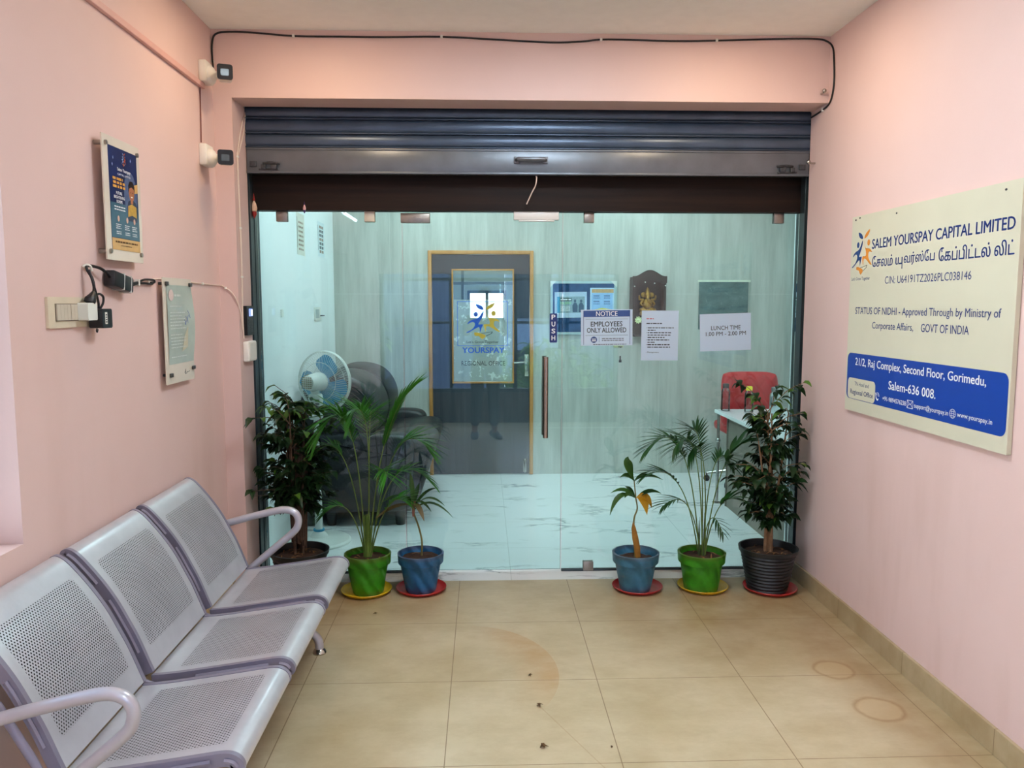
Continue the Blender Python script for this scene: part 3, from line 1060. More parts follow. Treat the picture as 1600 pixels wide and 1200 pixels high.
# ================================================================ waiting bench
PITCHY = 0.548
BY0 = 1.91
seatp = [(-1.075, 0.366), (-1.00, 0.372), (-0.90, 0.385), (-0.80, 0.399), (-0.72, 0.411), (-0.675, 0.417), (-0.648, 0.416), (-0.628, 0.406), (-0.617, 0.389), (-0.617, 0.372), (-0.630, 0.360)]
backp = [(-1.070, 0.378), (-1.083, 0.41), (-1.098, 0.45), (-1.118, 0.50), (-1.142, 0.55), (-1.172, 0.61), (-1.206, 0.665), (-1.245, 0.718), (-1.283, 0.763), (-1.305, 0.781), (-1.322, 0.787), (-1.336, 0.781), (-1.342, 0.766)]
WB = thing('waiting_bench', (-0.95, 2.66, 0), 'silver perforated steel three-seat waiting bench against the pink wall', 'bench')


def smoothp(p, k=4):
    return [(q.x, q.y) for q in catmull([V((a, b, 0)) for a, b in p], k)]


def offs(p, d):
    out = []
    for i in range(len(p)):
        a, b = V(p[max(i - 1, 0)]), V(p[min(i + 1, len(p) - 1)])
        t = (b - a).normalized()
        out.append((p[i][0] + t.y * d, p[i][1] - t.x * d))
    return out


def shell(name, prof, y0, y1, parent, th=0.0006):
    """bent sheet with real thickness and UVs in metres along and across it"""
    p = smoothp(prof)
    q = offs(p, th)
    k = len(p)
    L = [0.0]
    for i in range(1, k):
        L.append(L[-1] + (V(p[i]) - V(p[i - 1])).length)
    vs, uv = [], []
    hw = (y1 - y0) / 2
    for pr in (p, q):
        for i, (x, z) in enumerate(pr):
            for y, u in ((y0, -hw), (y1, hw)):
                vs.append((x, y, z))
                uv.append((u, L[i]))
    fs = []
    for i in range(k - 1):
        a = 2 * i
        fs.append((a, a + 1, a + 3, a + 2))
        b = 2 * k + 2 * i
        fs.append((b, b + 2, b + 3, b + 1))
    gg = G().add(vs, fs)
    o = gg.build(name, SEATM, parent, 50, fixn=False)
    ul = o.data.uv_layers.new(name='UVMap')
    for lp in o.data.loops:
        ul.data[lp.index].uv = uv[lp.vertex_index]
    return o


def endcap(prof, y0, y1, parent, th=0.034, name='side_cap'):
    p = smoothp(prof, 3)
    q = offs(p, th)
    p2 = offs(p, -0.002 if th > 0 else 0.002)
    k = len(p)
    vs, fs = [], []
    for y in (y0, y1):
        for pr in (p2, q):
            vs += [(x, y, z) for x, z in pr]
    A, B, C, D = 0, k, 2 * k, 3 * k
    for i in range(k - 1):
        fs += [(A + i, A + i + 1, B + i + 1, B + i), (C + i, D + i, D + i + 1, C + i + 1), (A + i, C + i, C + i + 1, A + i + 1), (B + i, B + i + 1, D + i + 1, D + i)]
    fs += [(A, B, D, C), (A + k - 1, C + k - 1, D + k - 1, B + k - 1)]
    gg = G().add(vs, fs)
    # raised slot ribs on the cap's face
    c = offs(p, th * 0.52)
    for a, b in ((0.18, 0.46), (0.54, 0.80)):
        ia, ib = int(a * (k - 1)), int(b * (k - 1))
        yy = y0 - 0.0005
        gg.tube([(c[i][0], yy, c[i][1]) for i in range(ia, ib + 1)], abs(th) * 0.22, 6)
    return gg.build(name, LILAC, parent, 50)


SHADEM = mat('hole_shade_dark', (46, 46, 50), 0.6, 0.2, var=0.08)  # dark colour of the added sheets that make the bench holes look shaded


def shade_behind(prof, y0, y1, parent, d):
    """added dark sheet behind the perforations, standing in for shade in the holes"""
    p = smoothp(prof, 3)
    k0, k1 = int(len(p) * 0.06), int(len(p) * 0.80)
    a = offs(p, d)[k0:k1]
    b = offs(p, d * 1.12)[k0:k1]
    k = len(a)
    vs, fs = [], []
    for pr in (a, b):
        for x, z in pr:
            vs += [(x, y0, z), (x, y1, z)]
    for i in range(k - 1):
        fs += [(2 * i, 2 * i + 1, 2 * i + 3, 2 * i + 2), (2 * k + 2 * i, 2 * k + 2 * i + 2, 2 * k + 2 * i + 3, 2 * k + 2 * i + 1)]
        for e in (0, 1):
            fs.append((2 * i + e, 2 * i + 2 + e, 2 * k + 2 * i + 2 + e, 2 * k + 2 * i + e))
    return G().add(vs, fs).build('shade_backing', SHADEM, parent, 50)


for i in range(3):
    y0 = BY0 + i * PITCHY + 0.025
    y1 = BY0 + (i + 1) * PITCHY - 0.025
    s = shell('seat', seatp, y0 + 0.008, y1 - 0.008, WB)
    endcap(seatp, y0, y0 + 0.016, s)
    shade_behind(seatp, y0 + 0.017, y1 - 0.017, s, 0.022)
    endcap(seatp, y1 - 0.016, y1, s)
    b = shell('backrest', backp, y0 + 0.008, y1 - 0.008, WB, -0.0006)
    endcap(backp, y0, y0 + 0.016, b, -0.030)
    shade_behind(backp, y0 + 0.017, y1 - 0.017, b, -0.018)
    endcap(backp, y1 - 0.016, y1, b, -0.030)
for y in (1.845, 3.55):
    pts = [(-1.20, y, 0.560), (-1.10, y, 0.588), (-0.96, y, 0.622), (-0.90, y, 0.630), (-0.862, y, 0.618), (-0.845, y, 0.590), (-0.848, y, 0.556), (-0.868, y, 0.526), (-0.95, y, 0.456), (-1.05, y, 0.372), (-1.07, y, 0.352)]
    G().tube(pts, 0.0165, 12, smooth=4).build('armrest', SILVER, WB, 60)
G().bb(-1.03, -0.97, 1.90, 3.54, 0.265, 0.325, 0.006).build('beam', LILAC, WB, 30)
for y in (1.90, 2.458, 3.006, 3.56):
    g = G()
    g.tube([(-1.0, y, 0.32), (-0.86, y, 0.360), (-0.70, y, 0.385)], 0.011, 8)
    g.tube([(-1.0, y, 0.32), (-1.09, y, 0.36), (-1.12, y, 0.43), (-1.20, y, 0.58)], 0.011, 8)
    g.build('seat_bracket', LILAC, WB, 50)
for y in (2.0, 3.44):
    lg = G().tube([(-1.0, y, 0.29), (-0.95, y, 0.225), (-0.86, y, 0.152), (-0.79, y, 0.105), (-0.755, y, 0.078), (-0.742, y, 0.05), (-0.74, y, 0.022)], 0.019, 12, smooth=3)
    lg.tube([(-1.0, y, 0.29), (-1.05, y, 0.225), (-1.14, y, 0.15), (-1.22, y, 0.10), (-1.25, y, 0.05), (-1.25, y, 0.022)], 0.019, 12, smooth=3)
    lo = lg.build('leg', SILVER, WB, 50)
    for x in (-0.74, -1.25):
        G().lathe([(0.0, 0.0), (0.030, 0.0), (0.031, 0.006), (0.026, 0.016), (0.014, 0.026), (0.0, 0.026)], (x, y, 0), 20).build('foot', CHROME, lo)

# ================================================================ wiring and fittings, left side
o = G().bb(XL + 0.0005, XL + 0.018, 0.4, 3.975, 2.588, 2.614, 0.002)
PINKP = mat('pink_painted_trunking', (214, 168, 160), 0.5, var=0.03)
tag(o.build('cable_trunking', PINKP, None, 0), 'pink painted cable trunking running along the wall to the upper camera', 'trunking')
o = G().tube([(XL + 0.004, 3.945, 2.59), (XL + 0.004, 3.94, 2.45), (XL + 0.004, 3.932, 2.33)], 0.003, 6)
tag(o.build('cable', mat('reddish_cable', (120, 66, 58), 0.6)), 'thin reddish cable dropping from the trunking to the lower camera', 'cable')


def cam_box(name, z, label, yb=3.99):
    t = thing(name, (XL, yb, z), label, 'camera', 'bullet security cameras by the shutter')
    G().bb(XL, XL + 0.036, yb - 0.050, yb + 0.050, z - 0.050, z + 0.050, 0.006).build('junction_box', WHITEP, t, 40)
    g = G()
    mx = M.Translation((XL + 0.036, yb, z - 0.012)) @ M.Rotation(math.pi / 2, 4, 'Y')
    g.lathe([(0.0, 0.0), (0.043, 0.0), (0.043, 0.012), (0.034, 0.022), (0.022, 0.026), (0.018, 0.036), (0.0, 0.038)], mat4=mx, n=24)
    g.tube([(XL + 0.066, yb, z - 0.012), (XL + 0.10, yb - 0.005, z - 0.014), (XL + 0.125, yb - 0.02, z - 0.016)], 0.011, 10)
    g.build('bracket', WHITEP, t, 50)
    # bullet body, aimed back down the lobby and slightly away from the wall
    az = math.radians(17)
    ax = V((math.sin(az), -math.cos(az), -0.10)).normalized()
    sd = V((math.cos(az), math.sin(az), 0))
    upv = sd.cross(-ax) * -1
    upv = V((0, 0, 1)) - ax * ax.z
    upv.normalize()
    tip = V((XL + 0.150, yb - 0.13, z - 0.030))
    f = Fr(tip - ax * 0.125, sd, upv)
    body = G().prism(rrect(-0.031, -0.030, 0.031, 0.030, 0.012), f, 0.120).build('housing', WHITEP, t, 30)
    f = Fr(tip - ax * 0.012, sd, upv)
    G().prism(rrect(-0.035, -0.034, 0.035, 0.034, 0.012), f, 0.012).build('lens_hood', BLACKP, body, 30)
    f = Fr(tip, sd, upv)
    G().prism(rrect(-0.019, -0.017, 0.017, 0.013, 0.004), f, 0.0015).build('lens_window', mat('dark_lens_glass', (70, 84, 92), 0.08, 0.0, var=0.1), body, 0)
    return t


cam_box('security_camera', 2.668, 'upper white bullet security camera, where the black cable ends')
cam_box('security_camera.001', 2.272, 'lower white bullet security camera, below the one with black cable', 3.955)

ZC = 2.905
pts = [(-1.318, 4.03, 2.675), (-1.332, 4.10, 2.72), (-1.342, 4.126, 2.77), (-1.343, 4.131, 2.842), (-1.325, 4.131, 2.893), (-1.256, 4.131, 2.906), (-1.124, 4.131, 2.902), (-0.935, 4.131, 2.889), (-0.70, 4.131, 2.889), (-0.491, 4.131, 2.889), (-0.204, 4.131, 2.894), (0.085, 4.131, 2.883), (0.344, 4.131, 2.873), (0.50, 4.131, 2.879), (0.635, 4.131, 2.891), (0.961, 4.131, 2.887), (1.223, 4.131, 2.893), (1.553, 4.131, 2.905), (1.70, 4.131, 2.906), (1.755, 4.128, 2.895), (1.775, 4.10, 2.86), (1.775, 4.077, 2.798), (1.775, 4.065, 2.67), (1.775, 4.10, 2.588), (1.775, 4.19, 2.568), (1.775, 4.33, 2.562)]
cb = thing('cable', (0.2, 4.13, 2.88), 'black cable clipped along the pink wall above the shutter', 'cable')
G().tube(pts, 0.0046, 7, smooth=4).build('sheath', BLACKC, cb, 60)
for x, z in ((-1.343, 2.76), (-0.94, 2.889), (-0.204, 2.894), (0.60, 2.889), (1.19, 2.892)):
    g = G().bb(x - 0.006, x + 0.006, 4.122, 4.136, z - 0.007, z + 0.007, 0.002)
    g.build('clip', WHITEP, cb, 0)
G().bb(1.768, 1.78, 4.18, 4.195, 2.560, 2.578, 0.002).build('clip', WHITEP, cb, 0)


def hook(name, x, y, z, label, nx):
    g = G()
    g.tube([(x, y, z), (x + nx[0] * 0.02, y + nx[1] * 0.02, z), (x + nx[0] * 0.035, y + nx[1] * 0.035, z + 0.004)], 0.0055, 8)
    g.ball((x + nx[0] * 0.036, y + nx[1] * 0.036, z + 0.006), 0.012, 10, 7)
    tag(g.build(name, CHROME), label, 'hook')


hook('wall_hook', 1.742, YF, 2.635, 'small chrome knob on the pink wall inside the black cable loop', (0, -1))
hook('wall_hook.001', XR, 4.27, 2.31, 'small steel peg in the pink wall beside the shutter lock', (-1, 0))

# acrylic poster (frame: right = +Y, up = +Z, normal = +X)
XP = -1.318
pf = Fr((XP, 2.846, 1.716), (0, 1, 0), (0, 0, 1))
PW, PH = 0.294, 0.434
pp = thing('framed_poster', (XL, 2.99, 1.716), 'dark blue printed poster on a white acrylic board with steel standoffs', 'poster')
G().rect(pf, 0, 0, PW, PH, 0.005).build('backing_board', mat('white_acrylic', (226, 216, 200), 0.2, var=0.02, coat=0.4), pp, 0)
pr = G()
SKYD, TEAL, TAN, SKIN, HAIR, YEL = 1, 2, 3, 4, 5, 6
x0, x1, y0, y1 = 0.040, 0.268, 0.038, 0.402
pr.rect(pf, x0, y0, x1, y1, 0.001, 0, 0.005)
pr.rect(pf, x0, 0.082, x1, 0.205, 0, 2, 0.0064)
pr.rect(pf, x0, y0, x1, 0.080, 0, 3, 0.0064)
pr.prism(ell(0.205, 0.245, 0.055, 0.085, 24), pf, 0, 1, 0.0066)
pr.prism([(0.232, 0.255), (x1, 0.262), (x1, 0.295), (0.232, 0.285)], pf, 0, 3, 0.0067)
pr.prism([(0.178, 0.150), (0.172, 0.200), (0.183, 0.222), (0.215, 0.232), (0.245, 0.222), (0.258, 0.195), (0.250, 0.150)], pf, 0, 7, 0.0068)
pr.prism([(0.176, 0.165), (0.180, 0.205), (0.212, 0.214), (0.248, 0.206), (0.248, 0.165), (0.212, 0.172)], pf, 0, 6, 0.0070)
pr.prism(ell(0.212, 0.255, 0.023, 0.031, 20), pf, 0, 4, 0.0071)
pr.prism([(0.202, 0.215), (0.222, 0.215), (0.222, 0.235), (0.202, 0.235)], pf, 0, 4, 0.00705)
pr.prism([(0.186, 0.252), (0.186, 0.280), (0.200, 0.297), (0.222, 0.298), (0.238, 0.282), (0.238, 0.252), (0.232, 0.270), (0.212, 0.276), (0.194, 0.270)], pf, 0, 5, 0.0073)
for xx, yy in ((0.204, 0.256), (0.221, 0.256)):
    pr.prism(ell(xx, yy, 0.003, 0.002, 8), pf, 0, 5, 0.0074)
pr.prism([(0.204, 0.240), (0.212, 0.237), (0.221, 0.240), (0.212, 0.242)], pf, 0, 8, 0.0074)
pro = pr.build('print', [mat('poster_navy', (28, 42, 92), 0.3, var=0.25, scale=18), mat('poster_haze_blue', (88, 104, 140), 0.3, var=0.15, scale=30), mat('poster_teal', (66, 104, 124), 0.3, var=0.1), mat('poster_tan', (206, 166, 104), 0.3, var=0.1), mat('print_skin', (172, 112, 78), 0.4), mat('print_hair', (32, 24, 24), 0.4), mat('print_yellow', (196, 158, 70), 0.4, var=0.2, scale=60), mat('print_shirt', (58, 66, 88), 0.4), WHITEINK], pp, 0)
emblem(G(), pf, 0.138, 0.342, 0.036, 0.050, 0.0079, 0, 1, 2, 2).build('emblem', [mat('pale_blue_print', (150, 172, 214), 0.5), mat('poster_orange', (214, 98, 54), 0.45), WHITEINK], pro, 0)
tx = G()
tx.text('Salem Yourspay', pf, 0.155, 0.318, 0.105, 0.015, 0.02, 0, 0.0078, align='C')
tx.text('CAPITAL LIMITED', pf, 0.155, 0.306, 0.105, 0.007, 0.0, 0, 0.0078, align='C')
tx.text('FUTURE', pf, 0.108, 0.236, 0.046, 0.010, 0.03, 0, 0.0078, align='C')
tx.text('BRIGHTENING', pf, 0.108, 0.221, 0.084, 0.010, 0.03, 0, 0.0078, align='C')
tx.text('SCHEME', pf, 0.108, 0.206, 0.046, 0.010, 0.03, 0, 0.0078, align='C')
for i, yy in enumerate((0.287, 0.273, 0.259)):
    tx.bars(pf, 0.062 + 0.003 * (i % 2), yy, (0.080, 0.092, 0.098)[i], 0.009, 1, 0.0078, 40 + i)
for i, yy in enumerate((0.190, 0.180)):
    tx.bars(pf, 0.066, yy, 0.088, 0.004, 0, 0.0078, 5 + i)
for k, xx in enumerate((0.082, 0.152, 0.212)):
    tx.prism(ell(xx + 0.012, 0.150, 0.008, 0.011, 12), pf, 0, 2, 0.0078)
    for q in range(3):
        tx.bars(pf, xx - 0.010, 0.128 - q * 0.007, 0.042 - 0.006 * (q % 2), 0.003, 0, 0.0078, 10 * k + q)
    for q in range(2):
        tx.bars(pf, xx - 0.008, 0.102 - q * 0.007, 0.038, 0.003, 0, 0.0078, 70 + 10 * k + q)
tx.bars(pf, 0.062, 0.064, 0.18, 0.006, 3, 0.0078, 3)
tx.bars(pf, 0.105, 0.053, 0.09, 0.003, 3, 0.0078, 4)
for sx, sy in ((0.072, 0.362), (0.212, 0.372), (0.064, 0.338)):
    tx.prism([(sx - 0.004, sy), (sx, sy - 0.007), (sx + 0.004, sy), (sx, sy + 0.007)], pf, 0, 4, 0.0078)
tx.build('lettering', [WHITEINK, mat('gold_print', (214, 158, 70), 0.45), mat('peach_print', (214, 178, 160), 0.5), mat('brown_print', (110, 82, 48), 0.5), mat('pale_blue_print', (150, 172, 214), 0.5)], pro, 0)
for yy in (0.022, PW - 0.022):
    for zz in (0.030, PH - 0.030):
        g = G()
        p = pf.p(yy, zz, 0)
        g.cyl((XL, p.y, p.z), (XP + 0.012, p.y, p.z), 0.0085, n=16)
        g.build('standoff', BRONZE, pp)


# ---------------------------------------------------------------- curled notice plate
XN = -1.325
nf = Fr((XN, 3.335, 1.222), (0, 1, 0), (0, 0, 1))
NW, NH = 0.318, 0.448
npl = thing('notice_plate', (XL, 3.49, 1.222), 'white acrylic notice plate holding a curled grey-green sheet beside the door frame', 'notice')
G().rect(nf, 0, 0, NW, NH, 0.004).build('backing_board', mat('white_acrylic', (226, 216, 200)), npl, 0)
vs, fs = [], []
k, m_ = 10, 14
for j in range(m_ + 1):
    for i in range(k + 1):
        u, v = i / k, j / m_
        x = 0.030 + u * (NW - 0.038)
        y = 0.082 + v * (NH - 0.112)
        lift = 0.005 + 0.013 * max(0, u - 0.72) / 0.28 * math.sin(math.pi * min(1, max(0, v * 1.05 - 0.02))) + 0.003 * math.sin(math.pi * v) * (1 - u)
        vs.append(nf.p(x, y, lift))
for j in range(m_):
    for i in range(k):
        a = j * (k + 1) + i
        fs.append((a, a + 1, a + k + 2, a + k + 1))
sh = G().add(vs, fs).build('sheet', mat('grey_green_paper', (178, 190, 180), 0.25, var=0.08, coat=0.5), npl, 60)
tx = G()
tx.prism(ell(0.070, 0.375, 0.026, 0.024, 20), nf, 0, 0, 0.0095)
tx.bars(nf, 0.105, 0.370, 0.075, 0.009, 1, 0.0095, 98)
for i in range(17):
    if i in (1, 8, 14, 15):
        continue
    tx.bars(nf, 0.050, 0.326 - i * 0.0135, 0.17 if i % 3 else 0.13, 0.0045, 1, 0.0095, 100 + i)
tx.prism([(0.17, 0.13), (0.235, 0.15), (0.25, 0.24), (0.205, 0.20)], nf, 0, 2, 0.0094)
tx.build('lettering', [mat('pale_pink_print', (214, 196, 190), 0.5), mat('pale_grey_print', (206, 214, 208), 0.5), mat('pale_yellow_print', (198, 194, 168), 0.5)], sh, 0)
s = G()
for a, b in (((0.205, 0.25), (0.250, 0.29)), ((0.215, 0.285), (0.245, 0.255)), ((0.24, 0.31), (0.27, 0.275)), ((0.2, 0.27), (0.215, 0.245))):
    s.tube([nf.p(*a, 0.0125), nf.p((a[0] + b[0]) / 2 + 0.006, (a[1] + b[1]) / 2, 0.0125), nf.p(*b, 0.0125)], 0.0009, 5)
s.build('signature', mat('blue_ball_pen', (60, 96, 170), 0.5), sh)
s = G()
s.tube([nf.p(0.20, 0.035, 0.0046), nf.p(0.212, 0.052, 0.0046), nf.p(0.205, 0.03, 0.0046), nf.p(0.222, 0.032, 0.0046), nf.p(0.228, 0.04, 0.0046), nf.p(0.236, 0.036, 0.0046), nf.p(0.26, 0.04, 0.0046)], 0.0012, 5)
s.build('scribble', INK, npl)
for yy, zz in ((0.030, NH - 0.025), (NW - 0.024, NH - 0.025), (0.040, 0.038), (NW - 0.020, 0.052)):
    p = nf.p(yy, zz, 0)
    g = G()
    g.cyl((XL, p.y, p.z), (XN + 0.008, p.y, p.z), 0.006, n=12)
    g.box((XN + 0.010, p.y, p.z), (0.010, 0.026, 0.017), None, 0.003)
    g.build('standoff', mat('dull_dark_steel', (84, 84, 82), 0.35, 0.8, var=0.1), npl)

# ---------------------------------------------------------------- switchboard, plugs, adapters
sf = Fr((XL, 2.498, 1.484), (0, 1, 0), (0, 0, 1))
sb = thing('switchboard', (XL, 2.63, 1.484), 'cream wall switchboard with a row of six switches and a socket', 'switch')
G().rect(sf, 0, 0, 0.272, 0.098, 0.009, r=0.005).build('cover_plate', CREAM, sb, 30)
G().rect(sf, 0.040, 0.022, 0.205, 0.077, 0.002, z0=0.0088).build('switch_bed', mat('dark_gap', (92, 78, 62), 0.6), sb, 0)
for i in range(6):
    a = 0.042 + i * 0.0205 + (0.003 if i > 3 else 0)
    G().rect(sf, a, 0.024, a + 0.0195, 0.075, 0.006, z0=0.0092, r=0.0015).build('rocker', mat('rocker_plastic', (196, 186, 168), 0.3, var=0.05), sb, 30)
G().rect(sf, 0.170, 0.024, 0.203, 0.075, 0.003, z0=0.0105, r=0.002).build('socket', CREAM, sb, 30)

pa = thing('plug_adapter', (XL + 0.013, 2.70, 1.50), 'white multi-plug adapter with a red switch, in the switchboard socket', 'adapter')
g = G().rect(sf, 0.168, 0.022, 0.232, 0.080, 0.034, z0=0.0140, r=0.006)
g.build('body', mat('bright_white_plastic', (222, 226, 218), 0.35, var=0.02), pa, 30)
G().rect(sf, 0.229, 0.040, 0.246, 0.066, 0.022, z0=0.016, r=0.002).build('red_switch', mat('red_plastic', (150, 28, 34), 0.4), pa, 30)

pl = thing('power_plug', (XL + 0.05, 2.72, 1.575), 'black power plug pushed into the white adapter from above', 'plug')
g = G()
g.tube([sf.p(0.212, 0.081, 0.032), sf.p(0.216, 0.090, 0.034), sf.p(0.228, 0.104, 0.036), sf.p(0.238, 0.116, 0.036)], [0.018, 0.019, 0.012, 0.0065], 12)
g.build('plug_body', BLACKP, pl)
G().tube([sf.p(0.238, 0.114, 0.036), sf.p(0.246, 0.135, 0.034), sf.p(0.246, 0.165, 0.028), sf.p(0.238, 0.196, 0.016), sf.p(0.255, 0.205, 0.016), sf.p(0.285, 0.203, 0.022), sf.p(0.315, 0.198, 0.027), sf.p(0.345, 0.188, 0.028), sf.p(0.384, 0.170, 0.026)], 0.0052, 8, smooth=4).build('cable', BLACKC, pl)

ha = thing('power_adapter', (XL + 0.05, 2.80, 1.50), 'black power adapter with a white label hanging beside the switchboard', 'adapter')
hf = Fr(sf.p(0.236, -0.006, 0.016), (0, 1, 0), (0, 0, 1))
G().rect(hf, 0.0, 0.0, 0.070, 0.066, 0.046, r=0.008).build('body', BLACKP, ha, 30)
g = G()
g.rect(hf, 0.018, 0.014, 0.034, 0.054, 0.0004, 0, 0.046)
lb = g.build('label', WHITEP, ha, 0)
g = G()
for q in range(4):
    g.rect(hf, 0.021, 0.019 + q * 0.008, 0.031, 0.023 + q * 0.008, 0, 0, 0.0467)
g.build('print', INK, lb, 0)
g = G()
g.tube([hf.p(0.030, 0.064, 0.02), hf.p(0.026, 0.090, 0.022), hf.p(0.008, 0.130, 0.022), hf.p(0.002, 0.165, 0.016), hf.p(0.004, 0.197, 0.008)], 0.004, 8, smooth=4)
g.tube([hf.p(0.038, 0.064, 0.02), hf.p(0.050, 0.084, 0.026), hf.p(0.050, 0.106, 0.028), hf.p(0.030, 0.116, 0.026), hf.p(0.012, 0.112, 0.022)], 0.004, 8, smooth=4)
g.tube([hf.p(0.014, 0.002, 0.02), hf.p(0.006, -0.008, 0.02), hf.p(0.012, -0.014, 0.02), hf.p(0.018, -0.004, 0.02)], 0.002, 6, smooth=4)
g.build('cable', BLACKC, ha)
G().tube([sf.p(0.236, 0.08, 0.035), sf.p(0.238, 0.10, 0.035), sf.p(0.240, 0.118, 0.033)], [0.006, 0.008, 0.006], 8).build('cable_tie_end', WHITEP, ha)

st = thing('power_adapter.001', (XL, 2.93, 1.62), 'black rectangular power brick strapped to the wall under the blue poster', 'adapter')
rot = Quaternion((1, 0, 0), math.radians(-9)).to_matrix()
G().box((XL + 0.024, 2.953, 1.640), (0.044, 0.155, 0.060), rot, 0.010, seg=2).build('body', BLACKP, st, 40)
g = G()
for dy in (-0.004, 0.052):
    g.box((XL + 0.0240, 2.953 + dy, 1.640 - dy * 0.158), (0.0465, 0.0022, 0.0620), rot, 0.001)
g.build('strap', WHITEP, st, 0)
g = G()
for dz, yy in ((0.006, 3.285), (-0.008, 3.270)):
    g.tube([(XL + 0.022, 3.025, 1.630 + dz), (XL + 0.014, 3.08, 1.634 + dz * 0.6), (XL + 0.012, 3.14, 1.642 + dz * 0.3), (XL + 0.012, 3.20, 1.650 + dz), (XL + 0.012, yy, 1.650 + dz * 1.2), (XL + 0.012, yy + 0.012, 1.648), (XL + 0.012, yy - 0.01, 1.645 + dz * 0.2)], 0.0042, 8, smooth=4)
g.build('cable', BLACKC, st)
G().bb(XL, XL + 0.02, 3.135, 3.143, 1.630, 1.656, 0.002).build('cable_clip', WHITEP, st, 0)
G().tube([(XL + 0.005, 2.735, 1.685), (XL + 0.016, 2.742, 1.692), (XL + 0.020, 2.758, 1.686), (XL + 0.018, 2.766, 1.672)], 0.004, 8, smooth=3).build('wire_hook', WHITEP, st)

# white wires from there to the keypad box, and down the jamb
wc = thing('wire', (XL, 3.8, 1.65), 'cream wire clipped along the wall from the black adapter towards the keypad', 'wire')
pts = [(XL + 0.010, 3.24, 1.645), (XL + 0.004, 3.30, 1.660), (XL + 0.004, 3.42, 1.664), (XL + 0.004, 3.72, 1.660), (XL + 0.004, 3.86, 1.657), (XL + 0.005, 4.03, 1.655), (XL + 0.009, 4.125, 1.654), (-1.325, 4.131, 1.646), (-1.288, 4.131, 1.618), (-1.262, 4.131, 1.57), (-1.252, 4.150, 1.51), (-1.252, 4.168, 1.44), (-1.252, 4.19, 1.380)]
G().tube(pts, 0.0032, 6, smooth=4).build('sheath', WHITEC, wc)
for p in ((XL + 0.005, 3.87, 1.657), (XL + 0.03, 4.131, 1.642)):
    G().box(p, (0.010, 0.012, 0.012), None, 0.002).build('clip', WHITEP, wc, 0)
wj = thing('wire.001', (XJ, 4.2, 2.0), 'pair of cream wires running down the jamb from the shutter to the keypad box', 'wire')
g = G()
g.tube([(XJ + 0.004, 4.352, 2.565), (XJ + 0.004, 4.31, 2.46), (XJ + 0.004, 4.205, 2.325), (XJ + 0.004, 4.188, 2.30), (XJ + 0.004, 4.200, 1.94), (XJ + 0.004, 4.196, 1.69), (XJ + 0.004, 4.186, 1.51), (XJ + 0.004, 4.192, 1.38)], 0.0030, 6, smooth=4)
g.tube([(XJ + 0.004, 4.345, 2.565), (XJ + 0.004, 4.265, 2.47), (XJ + 0.004, 4.190, 2.33), (XJ + 0.004, 4.181, 2.30), (XJ + 0.004, 4.190, 1.94), (XJ + 0.004, 4.188, 1.69), (XJ + 0.004, 4.178, 1.51), (XJ + 0.004, 4.184, 1.38)], 0.0030, 6, smooth=4)
g.build('sheath', WHITEC, wj)
for z, y in ((2.31, 4.187), (1.95, 4.195), (1.70, 4.192)):
    G().box((XJ + 0.005, y, z), (0.010, 0.018, 0.010), None, 0.002).build('clip', WHITEP, wj, 0)

kf = Fr((XJ, 4.205, 1.395), (0, 1, 0), (0, 0, 1))
kp = thing('access_keypad', (XJ, 4.26, 1.395), 'black door access keypad with a lit display on the jamb above the white box', 'keypad')
G().rect(kf, 0, 0, 0.112, 0.155, 0.020, r=0.005).build('case', BLACKP, kp, 30)
G().rect(kf, 0.035, 0.100, 0.098, 0.140, 0.001, z0=0.020).build('display', mat('lit_display', (120, 140, 210), 0.2, emit=1.2), kp, 0)
G().rect(kf, 0.075, 0.104, 0.096, 0.136, 0.001, z0=0.0209).build('display_icon', mat('lit_display_white', (225, 230, 245), 0.2, emit=1.5), kp, 0)
for r in range(4):
    for c in range(3):
        a, b = 0.026 + c * 0.024, 0.072 - r * 0.018
        G().rect(kf, a, b, a + 0.018, b + 0.012, 0.002, z0=0.020, r=0.002).build('key', mat('key_plastic', (62, 64, 68), 0.4), kp, 30)
wbx = thing('junction_box', (XJ, 4.26, 1.258), 'white plastic junction box on the jamb under the keypad', 'junction box')
bo = G().bb(XJ, XJ + 0.034, 4.175, 4.315, 1.258, 1.365, 0.008, seg=3).build('box', WHITEP, wbx, 40)
G().bb(XJ + 0.0335, XJ + 0.036, 4.185, 4.305, 1.268, 1.355, 0.001).build('lid', WHITEP, wbx, 0)

# ---------------------------------------------------------------- sign board on the pink wall
XS = 1.762
bf = Fr((XS, 3.767, 1.052), (0, -1, 0), (0, 0, 1))
BWD, BHT = 1.20, 0.918
sg = thing('sign_board', (XR, 3.17, 1.052), 'large cream company sign board with a blue address panel on the pink wall', 'sign')
CREAMB = mat('cream_sign_board', (208, 205, 182), 0.4, var=0.03, scale=3)
G().rect(bf, 0, 0, BWD, BHT, 0.016, z0=-0.016, r=0.004).build('board', CREAMB, sg, 0)
NAVYS = 0
bl = G()
bl.rect(bf, 0.012, 0.058, 1.190, 0.276, 0, 0, 0.0006, 0.030)
pan = bl.build('address_panel', BLUE, sg, 0)
wb_ = G().rect(bf, 0.026, 0.060, 0.292, 0.158, 0, 0, 0.0009, 0.022).build('office_box', CREAMB, pan, 0)


def L(y0, z0, y1, z1):
    """world Y/Z corners on the sign -> frame x, y, w, h"""
    return 3.767 - y0, z0 - 1.052, y0 - y1, z1 - z0


TAM1 = 'சேலம்'


def vis(s):
    out = []
    for ch in s:
        if ch in '\u0bc6\u0bc7\u0bc8':
            out.insert(len(out) - 1, ch)
        else:
            out.append(ch)
    return ''.join(out)


